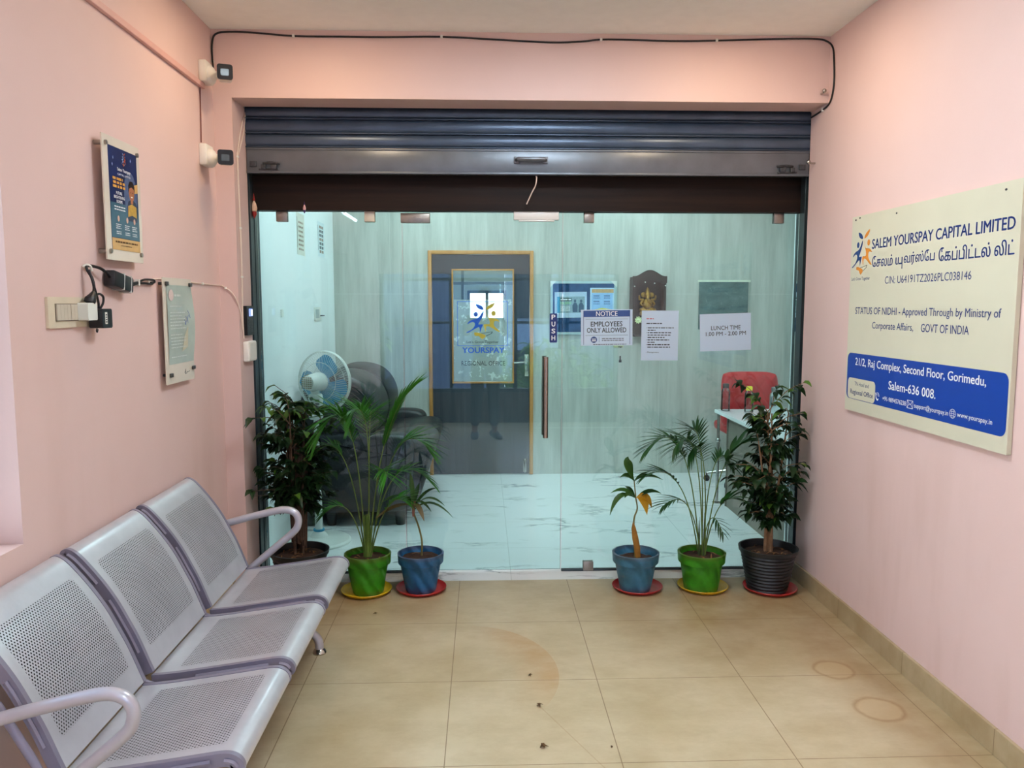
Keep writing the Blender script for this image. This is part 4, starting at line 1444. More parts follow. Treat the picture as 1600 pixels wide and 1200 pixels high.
t = G()
zz = 0.0006
t.text('SALEM YOURSPAY CAPITAL LIMITED', bf, *L(3.563, 1.808, 2.594, 1.851), bold=0.020, z=zz)
t.text(vis('சேலம்'), bf, *L(3.556, 1.726, 3.376, 1.775), bold=0.016, z=zz)
t.text('ய', bf, *L(3.351, 1.727, 3.296, 1.757), bold=0.016, z=zz)
t.rect(bf, 3.767 - 3.351 + 0.024, 1.7275 - 1.052, 3.767 - 3.296, 1.7335 - 1.052, 0, 0, zz)
t.rect(bf, 3.767 - 3.301, 1.708 - 1.052, 3.767 - 3.295, 1.740 - 1.052, 0, 0, zz)
t.text(vis('வர்ஸ்பே'), bf, *L(3.284, 1.720, 3.058, 1.775), bold=0.016, z=zz)
t.text(vis('கேப்பிட்டல்'), bf, *L(3.030, 1.724, 2.716, 1.776), bold=0.016, z=zz)
t.text(vis('லிட்'), bf, *L(2.694, 1.724, 2.590, 1.776), bold=0.016, z=zz)
t.text('CIN: U64191TZ2026PLC038146', bf, *L(3.434, 1.648, 2.816, 1.680), bold=0.0, z=zz)
t.text('STATUS OF NIDHI - Approved Through by Ministry of', bf, *L(3.697, 1.503, 2.638, 1.545), bold=0.004, z=zz)
t.text('Corporate Affairs,', bf, *L(3.530, 1.440, 3.186, 1.480), bold=0.004, z=zz)
t.text('GOVT OF INDIA', bf, *L(3.128, 1.448, 2.812, 1.481), bold=0.004, z=zz)
t.text('TN Head and', bf, *L(3.672, 1.176, 3.535, 1.194), bold=0.0, z=0.0014)
t.text('Regional Office', bf, *L(3.712, 1.127, 3.492, 1.157), bold=0.004, z=0.0014)
t.text("Let's Grow Together", bf, *L(3.750, 1.666, 3.572, 1.686), bold=0.0, z=zz)
t.build('lettering', NAVY, sg, 0)
emblem(G(), bf, 0.012, 0.642, 0.196, 0.205, zz, 0, 1, 2, 3).build('emblem', [mat('emblem_blue', (30, 66, 128), 0.45), ORANGE, WHITEINK, mat('emblem_line', (96, 96, 90), 0.5)], sg, 0)
t = G()
zz = 0.0012
t.text('21/2, Raj Complex, Second Floor, Gorimedu,', bf, *L(3.674, 1.262, 2.695, 1.308), bold=0.012, z=zz)
t.text('Salem-636 008.', bf, *L(3.358, 1.191, 3.000, 1.228), bold=0.012, z=zz)
t.text('+91-9894576238', bf, *L(3.405, 1.137, 3.211, 1.156), bold=0.004, z=zz)
t.text('support@yourspay.in', bf, *L(3.147, 1.132, 2.910, 1.158), bold=0.004, z=zz)
t.text('www.yourspay.in', bf, *L(2.853, 1.137, 2.649, 1.160), bold=0.004, z=zz)
# handset, envelope, globe
cx_, cy_ = 3.767 - 3.455, 1.147 - 1.052
t.prism([(cx_ - 0.016, cy_ + 0.016), (cx_ - 0.008, cy_ + 0.018), (cx_ - 0.005, cy_ + 0.008), (cx_ - 0.008, cy_ + 0.002), (cx_ - 0.001, cy_ - 0.008), (cx_ + 0.006, cy_ - 0.010), (cx_ + 0.014, cy_ - 0.006), (cx_ + 0.012, cy_ - 0.015), (cx_ + 0.002, cy_ - 0.018), (cx_ - 0.010, cy_ - 0.008)], bf, 0, 0, zz)
for r in (0.010, 0.017):
    for a in range(4):
        a0, a1 = math.radians(5 + a * 20), math.radians(25 + a * 20)
        t.prism([(cx_ + r * math.cos(b) * q, cy_ + r * math.sin(b) * q) for b, q in ((a0, 1), (a1, 1), (a1, 1.2), (a0, 1.2))], bf, 0, 0, zz)
ex, ey = 3.767 - 3.180, 1.147 - 1.052
for (a, b), (c, d) in (((-0.022, -0.016), (0.022, -0.016)), ((-0.022, 0.016), (0.022, 0.016)), ((-0.022, -0.016), (-0.022, 0.016)), ((0.022, -0.016), (0.022, 0.016)), ((-0.022, 0.016), (0, -0.002)), ((0.022, 0.016), (0, -0.002)), ((-0.022, -0.016), (-0.006, 0.003)), ((0.022, -0.016), (0.006, 0.003))):
    n = V((d - b, a - c)).normalized() * 0.0012
    t.prism([(ex + a + n.x, ey + b + n.y), (ex + c + n.x, ey + d + n.y), (ex + c - n.x, ey + d - n.y), (ex + a - n.x, ey + b - n.y)], bf, 0, 0, zz)
gx, gy = 3.767 - 2.882, 1.150 - 1.052
for i in range(20):
    a0, a1 = 2 * math.pi * i / 20, 2 * math.pi * (i + 1) / 20
    for rx in (0.020, 0.009):
        t.prism([(gx + rx * math.cos(a0), gy + 0.018 * math.sin(a0)), (gx + rx * math.cos(a1), gy + 0.018 * math.sin(a1)), (gx + (rx - 0.002) * math.cos(a1), gy + 0.0162 * math.sin(a1)), (gx + (rx - 0.002) * math.cos(a0), gy + 0.0162 * math.sin(a0))], bf, 0, 0, zz)
for q in (-0.008, 0.0, 0.008):
    t.rect(bf, gx - 0.018, gy + q - 0.0009, gx + 0.018, gy + q + 0.0009, 0, 0, zz)
t.build('panel_lettering', WHITEINK, pan, 0)
for x, y in ((0.035, 0.902), (0.075, 0.908), (0.405, 0.893), (1.115, 0.892)):
    G().prism(ell(x, y, 0.006, 0.004, 10), bf, 0.001, 0, 0.0).build('nail', INK, sg, 0)

# ---------------------------------------------------------------- stickers and sheets on the outer face of the glass
YO = YG - PT / 2 - 0.0004
gf = Fr((0, YO, 0), (1, 0, 0), (0, 0, 1))

ps = thing('push_sticker', (0.398, YO, 1.34), 'small navy vertical sticker reading PUSH on the glass door', 'sticker')
G().rect(gf, 0.377, 1.341, 0.420, 1.507, 0.0005, r=0.006).build('sticker', mat('navy_sticker', (26, 44, 104), 0.4, var=0.02), ps, 0)
t = G()
for i, c in enumerate('PUSH'):
    t.text(c, gf, 0.3985, 1.473 - i * 0.0395, 0.020, 0.026, 0.02, 0, 0.0009, align='C')
t.build('lettering', WHITEINK, ps, 0)

ns = thing('notice_sheet', (0.706, YO, 1.322), 'white NOTICE sheet with a navy header, EMPLOYEES ONLY ALLOWED', 'notice')
nf2 = Fr((0.557, YO, 1.322), (1, 0, 0.012), (-0.012, 0, 1))
G().rect(nf2, 0, 0, 0.296, 0.205, 0.0006).build('sheet', PAPER, ns, 0)
t = G()
t.rect(nf2, 0.016, 0.164, 0.282, 0.200, 0, 1, 0.0008)
t.rect(nf2, 0.014, 0.006, 0.0165, 0.200, 0, 1, 0.0008)
t.rect(nf2, 0.279, 0.006, 0.2815, 0.200, 0, 1, 0.0008)
t.text('NOTICE', nf2, 0.148, 0.168, 0.122, 0.027, 0.012, 2, 0.0012, align='C')
t.text('EMPLOYEES', nf2, 0.147, 0.109, 0.180, 0.028, 0.016, 0, 0.0009, align='C')
t.text('ONLY ALLOWED', nf2, 0.147, 0.074, 0.225, 0.028, 0.016, 0, 0.0009, align='C')
t.rect(nf2, 0.026, 0.150, 0.270, 0.1515, 0, 3, 0.0009)
t.rect(nf2, 0.026, 0.058, 0.270, 0.0595, 0, 3, 0.0009)
t.prism(ell(0.074, 0.034, 0.018, 0.018, 24), nf2, 0, 1, 0.0009)
for dx in (-0.008, 0.0, 0.008):
    t.prism(ell(0.074 + dx, 0.039, 0.0028, 0.0032, 10), nf2, 0, 2, 0.0012)
    t.rect(nf2, 0.071 + dx, 0.024, 0.077 + dx, 0.035, 0, 2, 0.0012, 0.002)
t.rect(nf2, 0.1035, 0.020, 0.105, 0.050, 0, 3, 0.0009)
for q in range(2):
    t.bars(nf2, 0.120, 0.037 - q * 0.010, 0.125, 0.0045, 3, 0.0009, 20 + q)
t.bars(nf2, 0.07, 0.0045, 0.19, 0.004, 3, 0.0009, 29)
t.build('lettering', [INK, mat('notice_navy', (44, 74, 134), 0.5), WHITEINK, GREYINK], ns, 0)

ls = thing('notice_sheet.001', (1.01, YO, 1.238), 'tall white sheet of small typed rules, beside the EMPLOYEES ONLY sheet', 'notice')
lf = Fr((0.902, YO, 1.238), (1, 0, -0.004), (0.004, 0, 1))
G().rect(lf, 0, 0, 0.213, 0.285, 0.0006).build('sheet', PAPER, ls, 0)
t = G()
t.bars(lf, 0.028, 0.236, 0.042, 0.005, 1, 0.0008, 61)
t.bars(lf, 0.028, 0.209, 0.090, 0.005, 0, 0.0008, 62)
for i, (w_, ind) in enumerate(((0.150, 0), (0.045, 0), (0.135, 0), (0.132, 0), (0.098, 0), (0.125, 0), (0.045, 0), (0.128, 0), (0.136, 0))):
    t.bars(lf, 0.036, 0.184 - i * 0.0138, w_, 0.0056, 0 if i % 3 else 2, 0.0008, 70 + i)
for i in (0, 2, 5, 7):
    t.prism(ell(0.031, 0.187 - i * 0.0138, 0.0016, 0.0016, 8), lf, 0, 0, 0.0008)
t.text('- Management', lf, 0.028, 0.041, 0.075, 0.010, 0.0, 0, 0.0008)
t.build('lettering', [INK, REDINK, GREYINK], ls, 0)

lu = thing('notice_sheet.002', (1.39, YO, 1.29), 'slightly tilted white sheet giving the LUNCH TIME hours', 'notice')
a_ = math.radians(1.9)
uf = Fr((1.244, YO, 1.288), (math.cos(a_), 0, math.sin(a_)), (-math.sin(a_), 0, math.cos(a_)))
G().rect(uf, 0, 0, 0.296, 0.213, 0.0006).build('sheet', PAPER, lu, 0)
t = G()
t.text('LUNCH TIME', uf, 0.150, 0.120, 0.170, 0.024, 0.004, 0, 0.0009, align='C')
t.text('1.00 PM - 2.00 PM', uf, 0.150, 0.087, 0.232, 0.023, 0.004, 0, 0.0009, align='C')
t.build('lettering', INK, lu, 0)

# ---------------------------------------------------------------- emblem and words on the inner door's pane
df = Fr((0, YB + 0.0135, 0), (1, 0, 0), (0, 0, 1))
t = G()
FILM = 4
x0, x1, z0, z1 = -0.235, 0.222, 1.182, 1.584
for a, b, c, d in ((x0, x1, z0, z0 + 0.005), (x0, x1, z1 - 0.005, z1), (x0, x0 + 0.005, z0, z1), (x1 - 0.005, x1, z0, z1)):
    t.rect(df, a, c, b, d, 0, 0, 0.0006)
emblem(t, df, -0.158, 1.240, 0.312, 0.330, 0.0008, 0, 1, 2, 3)
t.rect(df, -0.075, 1.272, -0.015, 1.292, 0, 1, 0.0007)
t.text("Let's Grow Together", df, -0.005, 1.200, 0.290, 0.030, 0.004, 3, 0.0006, align='C')
t.text('YOURSPAY', df, 0.000, 1.118, 0.380, 0.050, 0.030, 0, 0.0006, align='C')
t.text('REGIONAL OFFICE', df, 0.000, 1.004, 0.395, 0.040, 0.004, 3, 0.0006, align='C')
t.build('lettering', [mat('door_blue_vinyl', (36, 88, 190), 0.5), mat('door_gold_vinyl', (224, 170, 60), 0.5), WHITEINK, INK], dp, 0)
# etched pale film with a floral edge on that pane
m_film, nt_, out_ = base_mat('etched_film')
_t = nt_.nodes.new('ShaderNodeBsdfTransparent')
_d = nt_.nodes.new('ShaderNodeBsdfDiffuse')
_d.inputs[0].default_value = (*lin((214, 222, 220)), 1)
_m = nt_.nodes.new('ShaderNodeMixShader')
_n = noise(nt_, 14, 5, 0.7)
_f = math_(nt_, 'MULTIPLY_ADD', math_(nt_, 'GREATER_THAN', _n, 0.58), 0.30, 0.42)
nt_.links.new(_f, _m.inputs[0])
nt_.links.new(_t.outputs[0], _m.inputs[1])
nt_.links.new(_d.outputs[0], _m.inputs[2])
nt_.links.new(_m.outputs[0], out_.inputs[0])
g = G().rect(df, PX0 + 0.016, PZ0 + 0.02, PX1 - 0.016, 1.60, 0, 0, 0.0002)
g.build('frosted_film', m_film, dp, 0)


# ================================================================ things on the office walls
WF = Fr((0, YB, 0), (1, 0, 0), (0, 0, 1))
nb = thing('notice_board', (0.90, YB, 1.30), 'dark blue felt notice board with a pale frame on the grey office wall', 'notice board')
G().rect(WF, 0.625, 1.305, 1.185, 1.745, 0.010).build('felt', mat('blue_felt', (28, 62, 100), 0.9, var=0.25, scale=20), nb, 0)
g = G()
for a, b, c, d in ((0.605, 1.285, 1.205, 1.307), (0.605, 1.743, 1.205, 1.765), (0.605, 1.307, 0.627, 1.743), (1.183, 1.307, 1.205, 1.743)):
    g.rect(WF, a, b, c, d, 0.016)
fo = g.build('frame', mat('pale_aluminium_frame', (190, 206, 206), 0.35, 0.3), nb, 0)
g = G()
g.prism([(0.603, 1.767), (0.660, 1.767), (0.603, 1.710)], WF, 0.019)
g.prism([(1.207, 1.767), (1.150, 1.767), (1.207, 1.710)], WF, 0.019)
g.build('corner', WHITEP, fo, 0)
p1 = thing('pinned_paper', (0.79, YB - 0.012, 1.42), 'white landscape sheet with a green and grey advert pinned to the notice board', 'paper')
F1 = Fr((0.645, YB - 0.0115, 1.435), (1, 0, 0.01), (-0.01, 0, 1))
G().rect(F1, 0, 0, 0.292, 0.232, 0.001).build('sheet', PAPER, p1, 0)
t = G()
t.rect(F1, 0.022, 0.045, 0.272, 0.190, 0, 0, 0.0012)
t.rect(F1, 0.022, 0.045, 0.048, 0.190, 0, 1, 0.0016)
t.rect(F1, 0.050, 0.150, 0.155, 0.178, 0, 2, 0.0016)
t.text('10,500', F1, 0.054, 0.118, 0.095, 0.026, 0.02, 3, 0.0020)
t.bars(F1, 0.054, 0.158, 0.095, 0.011, 4, 0.0022, 190)
for q in range(5):
    t.bars(F1, 0.055, 0.100 - q * 0.010, 0.085, 0.005, 4, 0.0020, 200 + q)
for sx in (0.185, 0.240):
    t.prism([(sx - 0.022, 0.048), (sx - 0.024, 0.110), (sx - 0.010, 0.135), (sx + 0.010, 0.135), (sx + 0.024, 0.110), (sx + 0.022, 0.048)], F1, 0, 5, 0.0018)
    t.prism(ell(sx, 0.150, 0.011, 0.014, 14), F1, 0, 5, 0.0018)
t.build('print', [mat('print_grey_photo', (140, 160, 164), 0.6, var=0.2, scale=40), mat('print_cyan', (60, 150, 190), 0.6, var=0.2), mat('print_dark_green', (40, 74, 66), 0.6), mat('print_light_green', (150, 206, 150), 0.6), WHITEINK, mat('print_slate', (56, 78, 96), 0.6)], p1, 0)
p2 = thing('pinned_paper.001', (1.07, YB - 0.012, 1.42), 'portrait sheet with an orange header and yellow foot pinned to the notice board', 'paper')
F2 = Fr((0.965, YB - 0.0115, 1.395), (1, 0, 0), (0, 0, 1))
G().rect(F2, 0, 0, 0.225, 0.310, 0.001).build('sheet', mat('pale_blue_paper', (190, 212, 230), 0.7), p2, 0)
t = G()
t.rect(F2, 0.014, 0.265, 0.212, 0.298, 0, 0, 0.0014)
t.rect(F2, 0.014, 0.02, 0.205, 0.262, 0, 1, 0.0014)
t.prism([(0.016, 0.05), (0.203, 0.05), (0.203, 0.115), (0.11, 0.130), (0.016, 0.110)], F2, 0, 2, 0.0018)
for x in (0.030, 0.125):
    for y in (0.235, 0.185):
        t.rect(F2, x, y, x + 0.055, y + 0.007, 0, 3, 0.0018)
        for q in range(2):
            t.bars(F2, x, y - 0.014 - q * 0.010, 0.06, 0.004, 3, 0.0018, int(x * 1000) + q)
t.build('print', [mat('print_amber', (196, 150, 84), 0.6, var=0.2, scale=60), mat('print_sky', (150, 186, 226), 0.6, var=0.1), mat('print_lemon', (226, 214, 96), 0.6), mat('print_ink_blue', (40, 62, 110), 0.6)], p2, 0)

# shrine with its idol and flowers
DARKW = mat_wood('dark_shrine_wood', (32, 24, 24), (54, 42, 40), (5, 5, 0.6), 0.5)
sh = thing('wall_shrine', (1.475, YB, 1.26), 'small dark wooden wall shrine with an arched top between the notice board and slate', 'shrine')
g = G()
g.bb(1.325, 1.625, YB - 0.012, YB, 1.27, 1.78)
g.bb(1.325, 1.345, YB - 0.15, YB - 0.012, 1.30, 1.80, 0.003)
g.bb(1.605, 1.625, YB - 0.15, YB - 0.012, 1.30, 1.80, 0.003)
g.bb(1.345, 1.605, YB - 0.15, YB - 0.012, 1.27, 1.296)
g.build('case', DARKW, sh, 0)
arch = [(1.322, 1.745), (1.322, 1.805)]
for i in range(17):
    u = i / 16
    arch.append((1.345 + 0.26 * u, 1.805 + 0.055 * math.sin(math.pi * u) ** 1.6))
arch += [(1.628, 1.805), (1.628, 1.745), (1.60, 1.745)]
for i in range(13):
    u = i / 12
    arch.append((1.60 - 0.25 * u, 1.735 + 0.030 * math.sin(math.pi * u)))
arch += [(1.35, 1.745)]
fr_ = Fr((0, YB - 0.150, 0), (1, 0, 0), (0, 0, 1))
G().prism(arch, fr_, 0.014).build('arched_front', DARKW, sh, 0)
G().bb(1.330, 1.635, YB - 0.175, YB - 0.151, 1.385, 1.50 - 0.04, 0.002).build('shelf_front', DARKW, sh, 0)
G().bb(1.345, 1.605, YB - 0.15, YB - 0.012, 1.435, 1.452).build('shelf', DARKW, sh, 0)
G().bb(1.338, 1.39, YB - 0.168, YB - 0.152, 1.29, 1.378, 0.002).build('side_post', DARKW, sh, 0)
for x, z in ((1.338, 1.715), (1.432, 1.752), (1.515, 1.742), (1.612, 1.722)):
    G().ball((x, YB - 0.170, z), 0.006, 8, 6).build('bead_light', WHITEP, sh)
# seated golden idol
GOLDM = mat('antique_gold', (176, 128, 58), 0.34, 0.75, var=0.45, scale=70)
ix, iy, iz = 1.470, YB - 0.085, 1.4525
idl = thing('golden_idol', (ix, iy, iz), 'small golden seated idol inside the dark wall shrine', 'idol')
g = G()
g.bb(ix - 0.066, ix + 0.066, iy - 0.035, iy + 0.035, iz, iz + 0.040, 0.006)
g.build('plinth', GOLDM, idl, 40)
g = G()
g.ball((ix, iy, iz + 0.105), (0.045, 0.036, 0.055), 16, 12)
g.ball((ix, iy - 0.012, iz + 0.094), (0.034, 0.034, 0.034), 14, 10)
for s in (-1, 1):
    g.tube([(ix + s * 0.02, iy, iz + 0.062), (ix + s * 0.062, iy - 0.012, iz + 0.056), (ix + s * 0.045, iy - 0.036, iz + 0.052), (ix - s * 0.01, iy - 0.040, iz + 0.050)], [0.020, 0.018, 0.014, 0.010], 10, smooth=3)
    g.tube([(ix + s * 0.036, iy, iz + 0.140), (ix + s * 0.062, iy - 0.008, iz + 0.110), (ix + s * 0.044, iy - 0.034, iz + 0.090)], [0.014, 0.012, 0.008], 10, smooth=3)
    g.tube([(ix + s * 0.034, iy + 0.006, iz + 0.145), (ix + s * 0.070, iy + 0.004, iz + 0.150), (ix + s * 0.074, iy - 0.004, iz + 0.185)], [0.012, 0.010, 0.007], 10, smooth=3)
    g.ball((ix + s * 0.038, iy - 0.002, iz + 0.188), (0.022, 0.006, 0.024), 12, 8)
g.ball((ix, iy - 0.006, iz + 0.185), (0.028, 0.026, 0.028), 14, 10)
g.tube([(ix, iy - 0.030, iz + 0.182), (ix - 0.004, iy - 0.044, iz + 0.155), (ix + 0.004, iy - 0.046, iz + 0.128), (ix + 0.022, iy - 0.040, iz + 0.116), (ix + 0.028, iy - 0.036, iz + 0.124)], [0.013, 0.011, 0.009, 0.007, 0.005], 10, smooth=3)
g.build('figure', GOLDM, idl, 60)
g = G()
g.lathe([(0.0, 0.258), (0.006, 0.250), (0.014, 0.236), (0.020, 0.218), (0.026, 0.206), (0.027, 0.198), (0.0, 0.196)], (ix, iy - 0.002, iz), 16)
g.build('crown', GOLDM, idl)


def flower(name, x, y, z, r, m, label, group=None, seed=0):
    rnd = random.Random(seed)
    g = G()
    for lay, (k, rr, tilt) in enumerate(((9, 1.0, 0.15), (8, 0.75, 0.55), (6, 0.45, 0.95))):
        for i in range(k):
            a = 2 * math.pi * (i + 0.5 * lay) / k + rnd.uniform(-0.1, 0.1)
            d = V((math.cos(a) * math.cos(tilt), -math.sin(tilt) * 1.0, math.sin(a) * math.cos(tilt)))
            strip(g, [V((x, y, z)), V((x, y, z)) + d * r * rr * 0.6, V((x, y, z)) + d * r * rr], [r * 0.16, r * 0.30, r * 0.08], V((0, -1, 0.01)), 0.3)
    g.ball((x, y - r * 0.2, z), r * 0.42, 10, 7)
    return tag(g.build(name, m), label, 'flower', group)


LEMON = mat('cream_petal', (236, 240, 190), 0.6, var=0.05)
YPET = mat('yellow_petal', (246, 220, 40), 0.6, var=0.08)
flower('yellow_flower', 1.495, YB - 0.158, 1.474, 0.034, YPET, 'yellow flower laid before the golden idol', None, 3)
for i, x in enumerate((1.372, 1.448, 1.513, 1.570)):
    o = flower('cream_flower' + ('' if i == 0 else '.%03d' % i), x, YB - 0.184, 1.425 - (0.006 if i == 0 else 0), 0.034, LEMON,
               ('cream flower on the shrine front, nearest the EMPLOYEES ONLY sheet', 'cream flower on the shrine front, under the base edge of the golden idol', 'cream flower on the shrine front, just beyond the yellow flower', 'cream flower on the shrine front, nearest the slate')[i], 'cream flowers along the shrine front', 10 + i)

# slate (roll-up writing sheet)
sl = thing('hanging_slate', (2.18, YB, 1.40), 'grey-green writing slate hanging from a white rod above the LUNCH TIME sheet', 'slate')
F3 = Fr((1.955, YB - 0.012, 1.33), (1, 0, 0), (0, 0, 1))
SL, nt_, out_ = base_mat('chalky_slate')
_n = noise(nt_, 6, 6, 0.7, stretch=(1, 1, 2))
_c = ramp(nt_, _n, [(0.35, lin((66, 90, 92))), (0.75, lin((104, 130, 132)))])
pbsdf(nt_, out_, _c, 0.8, 0, 0.2)
g = G().rect(F3, 0, 0, 0.452, 0.430, 0.003)
sh_ = g.build('sheet', SL, sl, 0)
t = G()
rnd = random.Random(5)
for i in range(26):
    x, y = rnd.uniform(0.04, 0.40), rnd.uniform(0.18, 0.36)
    a = rnd.uniform(0, 3.1)
    l_ = rnd.uniform(0.010, 0.035)
    t.prism([(x, y), (x + l_ * math.cos(a), y + l_ * math.sin(a)), (x + l_ * math.cos(a) + 0.002, y + l_ * math.sin(a) + 0.0015), (x + 0.002, y + 0.0015)], F3, 0, 0, 0.0034)
t.build('chalk_mark', mat('faint_chalk', (140, 160, 160), 0.9), sh_, 0)
G().rect(F3, -0.010, 0.428, 0.470, 0.446, 0.014, z0=-0.008).build('top_rod', mat('ivory_rod', (224, 226, 206), 0.5), sl, 0)

kh = thing('key_hook', (1.245, YB, 1.30), 'tiny yellowed hook strip with dark keys on the office wall below the shrine', 'hook')
G().bb(1.185, 1.275, YB - 0.008, YB, 1.165, 1.185, 0.002).build('strip', mat('yellowed_plastic', (196, 196, 150), 0.5), kh, 0)
g = G()
g.tube([(1.245, YB - 0.008, 1.172), (1.247, YB - 0.022, 1.165), (1.246, YB - 0.020, 1.176)], 0.004, 6)
g.bb(1.225, 1.262, YB - 0.014, YB - 0.009, 1.168, 1.176)
g.build('hook', INK, kh, 0)
g = G().bb(1.240, 1.252, YB - 0.016, YB - 0.006, 1.055, 1.090, 0.002).bb(1.234, 1.258, YB - 0.018, YB - 0.006, 1.03, 1.055, 0.003)
tag(g.build('hanging_key', INK), 'small dark key fob on the office wall under the yellowed hook strip', 'key')

# calendar strips and switch plates on the white office wall
LF = Fr((-1.33, 0, 0), (0, 1, 0), (0, 0, 1))
for i, (y0, y1, z0, z1, nm, lb) in enumerate(((5.78, 6.02, 1.915, 2.215, 'wall_sheet', 'cream printed sheet on the white office wall with warm brown lettering'), (6.50, 6.76, 1.945, 2.225, 'wall_sheet.001', 'pale blue printed sheet on the white office wall with rows of small pictures'))):
    t_ = thing(nm, (-1.33, (y0 + y1) / 2, z0), lb, 'sheet')
    f_ = Fr((-1.33, y0, z0), (0, 1, 0), (0, 0, 1))
    W_, H_ = y1 - y0, z1 - z0
    G().rect(f_, 0, 0, W_, H_, 0.0015).build('sheet', mat('cream_sheet', (224, 220, 208), 0.7) if i == 0 else mat('ice_sheet', (216, 230, 234), 0.7), t_, 0)
    g = G()
    g.rect(f_, 0.004, 0.05, 0.016, H_ - 0.03, 0, 0, 0.002)
    for q in range(7):
        if i == 0:
            g.bars(f_, 0.05, 0.035 + q * 0.032, W_ - 0.09, 0.014, 1, 0.002, 300 + q)
        else:
            for r in range(2):
                g.rect(f_, 0.06 + r * 0.085, 0.030 + q * 0.033, 0.06 + r * 0.085 + 0.07, 0.030 + q * 0.033 + 0.022, 0, 1 if (q % 3 == 0) else 2, 0.002)
    g.build('print', [mat('strip_green', (96, 120, 116), 0.6), mat('strip_brown', (150, 126, 112), 0.6), mat('strip_slate', (86, 104, 112), 0.6)], t_, 0)
sw = thing('wall_switch', (-1.33, 6.40, 1.42), 'white switch plate on the white office wall above the fan', 'switch')
G().rect(LF, 6.29, 1.430, 6.50, 1.535, 0.010, r=0.006).build('plate', WHITEP, sw, 30)
G().rect(LF, 6.31, 1.448, 6.44, 1.518, 0.0125, r=0.004, z0=0.0).build('rocker', mat('grey_rocker', (168, 178, 178), 0.4), sw, 30)
G().rect(LF, 6.475, 1.462, 6.56, 1.470, 0.020, z0=0.010).build('lead', GREYINK, sw, 0)
tag(G().rect(LF, 5.26, 1.475, 5.31, 1.525, 0.008, r=0.004).build('wall_switch.001', WHITEP, None, 30), 'tiny white square plate on the white office wall near the glass', 'switch')

# ================================================================ office furniture
# --- two-seat leather sofa along the white wall, facing +X
SY0, SY1 = 5.46, 6.96
so = thing('sofa', (-0.86, 6.2, 0), 'black leather two-seat sofa with a rolled back along the white office wall', 'sofa')
XZ = lambda y: Fr((0, y, 0), (1, 0, 0), (0, 0, 1))


def extr(poly, y0, y1, bev=0.03):
    bm = bmesh.new()
    v = [bm.verts.new((x, y0, z)) for x, z in poly]
    f = bm.faces.new(v)
    r = bmesh.ops.extrude_face_region(bm, geom=[f])
    bmesh.ops.translate(bm, vec=(0, y1 - y0, 0), verts=[e for e in r['geom'] if isinstance(e, bmesh.types.BMVert)])
    bmesh.ops.recalc_face_normals(bm, faces=bm.faces)
    es = [e for e in bm.edges if abs(e.verts[0].co.y - e.verts[1].co.y) < 1e-6]
    bmesh.ops.bevel(bm, geom=es, offset=bev, segments=3, profile=0.5, affect='EDGES')
    return bm


def rnd_poly(p, k=5):
    return [(q.x, q.y) for q in catmull([V((a, b, 0)) for a, b in p], k, True)]


G().bm(extr([(-1.29, 0.10), (-0.52, 0.10), (-0.50, 0.38), (-1.29, 0.38)], SY0 + 0.03, SY1 - 0.03, 0.02)).build('base', LEATHER, so, 40)
arm = rnd_poly([(-1.285, 0.14), (-1.28, 0.60), (-1.20, 0.655), (-0.80, 0.655), (-0.60, 0.650), (-0.515, 0.615), (-0.495, 0.52), (-0.510, 0.30), (-0.53, 0.12), (-0.90, 0.10)])
for y0, y1 in ((SY0, SY0 + 0.20), (SY1 - 0.20, SY1)):
    G().bm(extr(arm, y0, y1, 0.035)).build('arm', LEATHER, so, 50)
cush = rnd_poly([(-1.10, 0.40), (-1.08, 0.53), (-0.80, 0.575), (-0.50, 0.605), (-0.385, 0.590), (-0.352, 0.53), (-0.385, 0.40), (-0.44, 0.24), (-0.485, 0.13), (-0.55, 0.20), (-0.60, 0.38)])
ym = (SY0 + SY1) / 2
for y0, y1 in ((SY0 + 0.10, ym - 0.004), (ym + 0.004, SY1 - 0.205)):
    G().bm(extr(cush, y0, y1, 0.03)).build('seat_cushion', LEATHER, so, 50)
back = rnd_poly([(-1.285, 0.45), (-1.295, 0.80), (-1.25, 0.985), (-1.12, 1.06), (-0.95, 1.055), (-0.82, 0.985), (-0.745, 0.84), (-0.76, 0.68), (-0.86, 0.56), (-1.0, 0.50)])
for y0, y1 in ((SY0 + 0.07, ym - 0.004), (ym + 0.004, SY1 - 0.07)):
    bo_ = G().bm(extr(back, y0, y1, 0.05)).build('back_cushion', LEATHER, so, 50)
    g = G()
    for f_ in (0.62, 0.80):
        g.tube([(-1.0 + (x + 1.0) * f_ + 0.02, y0 + 0.001, 0.78 + (z - 0.78) * f_) for x, z in rnd_poly([(-1.28, 0.60), (-1.27, 0.85), (-1.12, 1.05), (-0.95, 1.05), (-0.80, 0.93), (-0.76, 0.72)], 3)[3:-4]], 0.006, 6)
    g.build('seam', LEATHER, bo_)
for x in (-1.08, -0.596):
    for y in (SY0 + 0.07, SY1 - 0.08):
        G().lathe([(0.0, 0.0), (0.030, 0.0), (0.042, 0.105), (0.0, 0.105)], (x, y, 0), 14).build('leg', BLACKP, so)

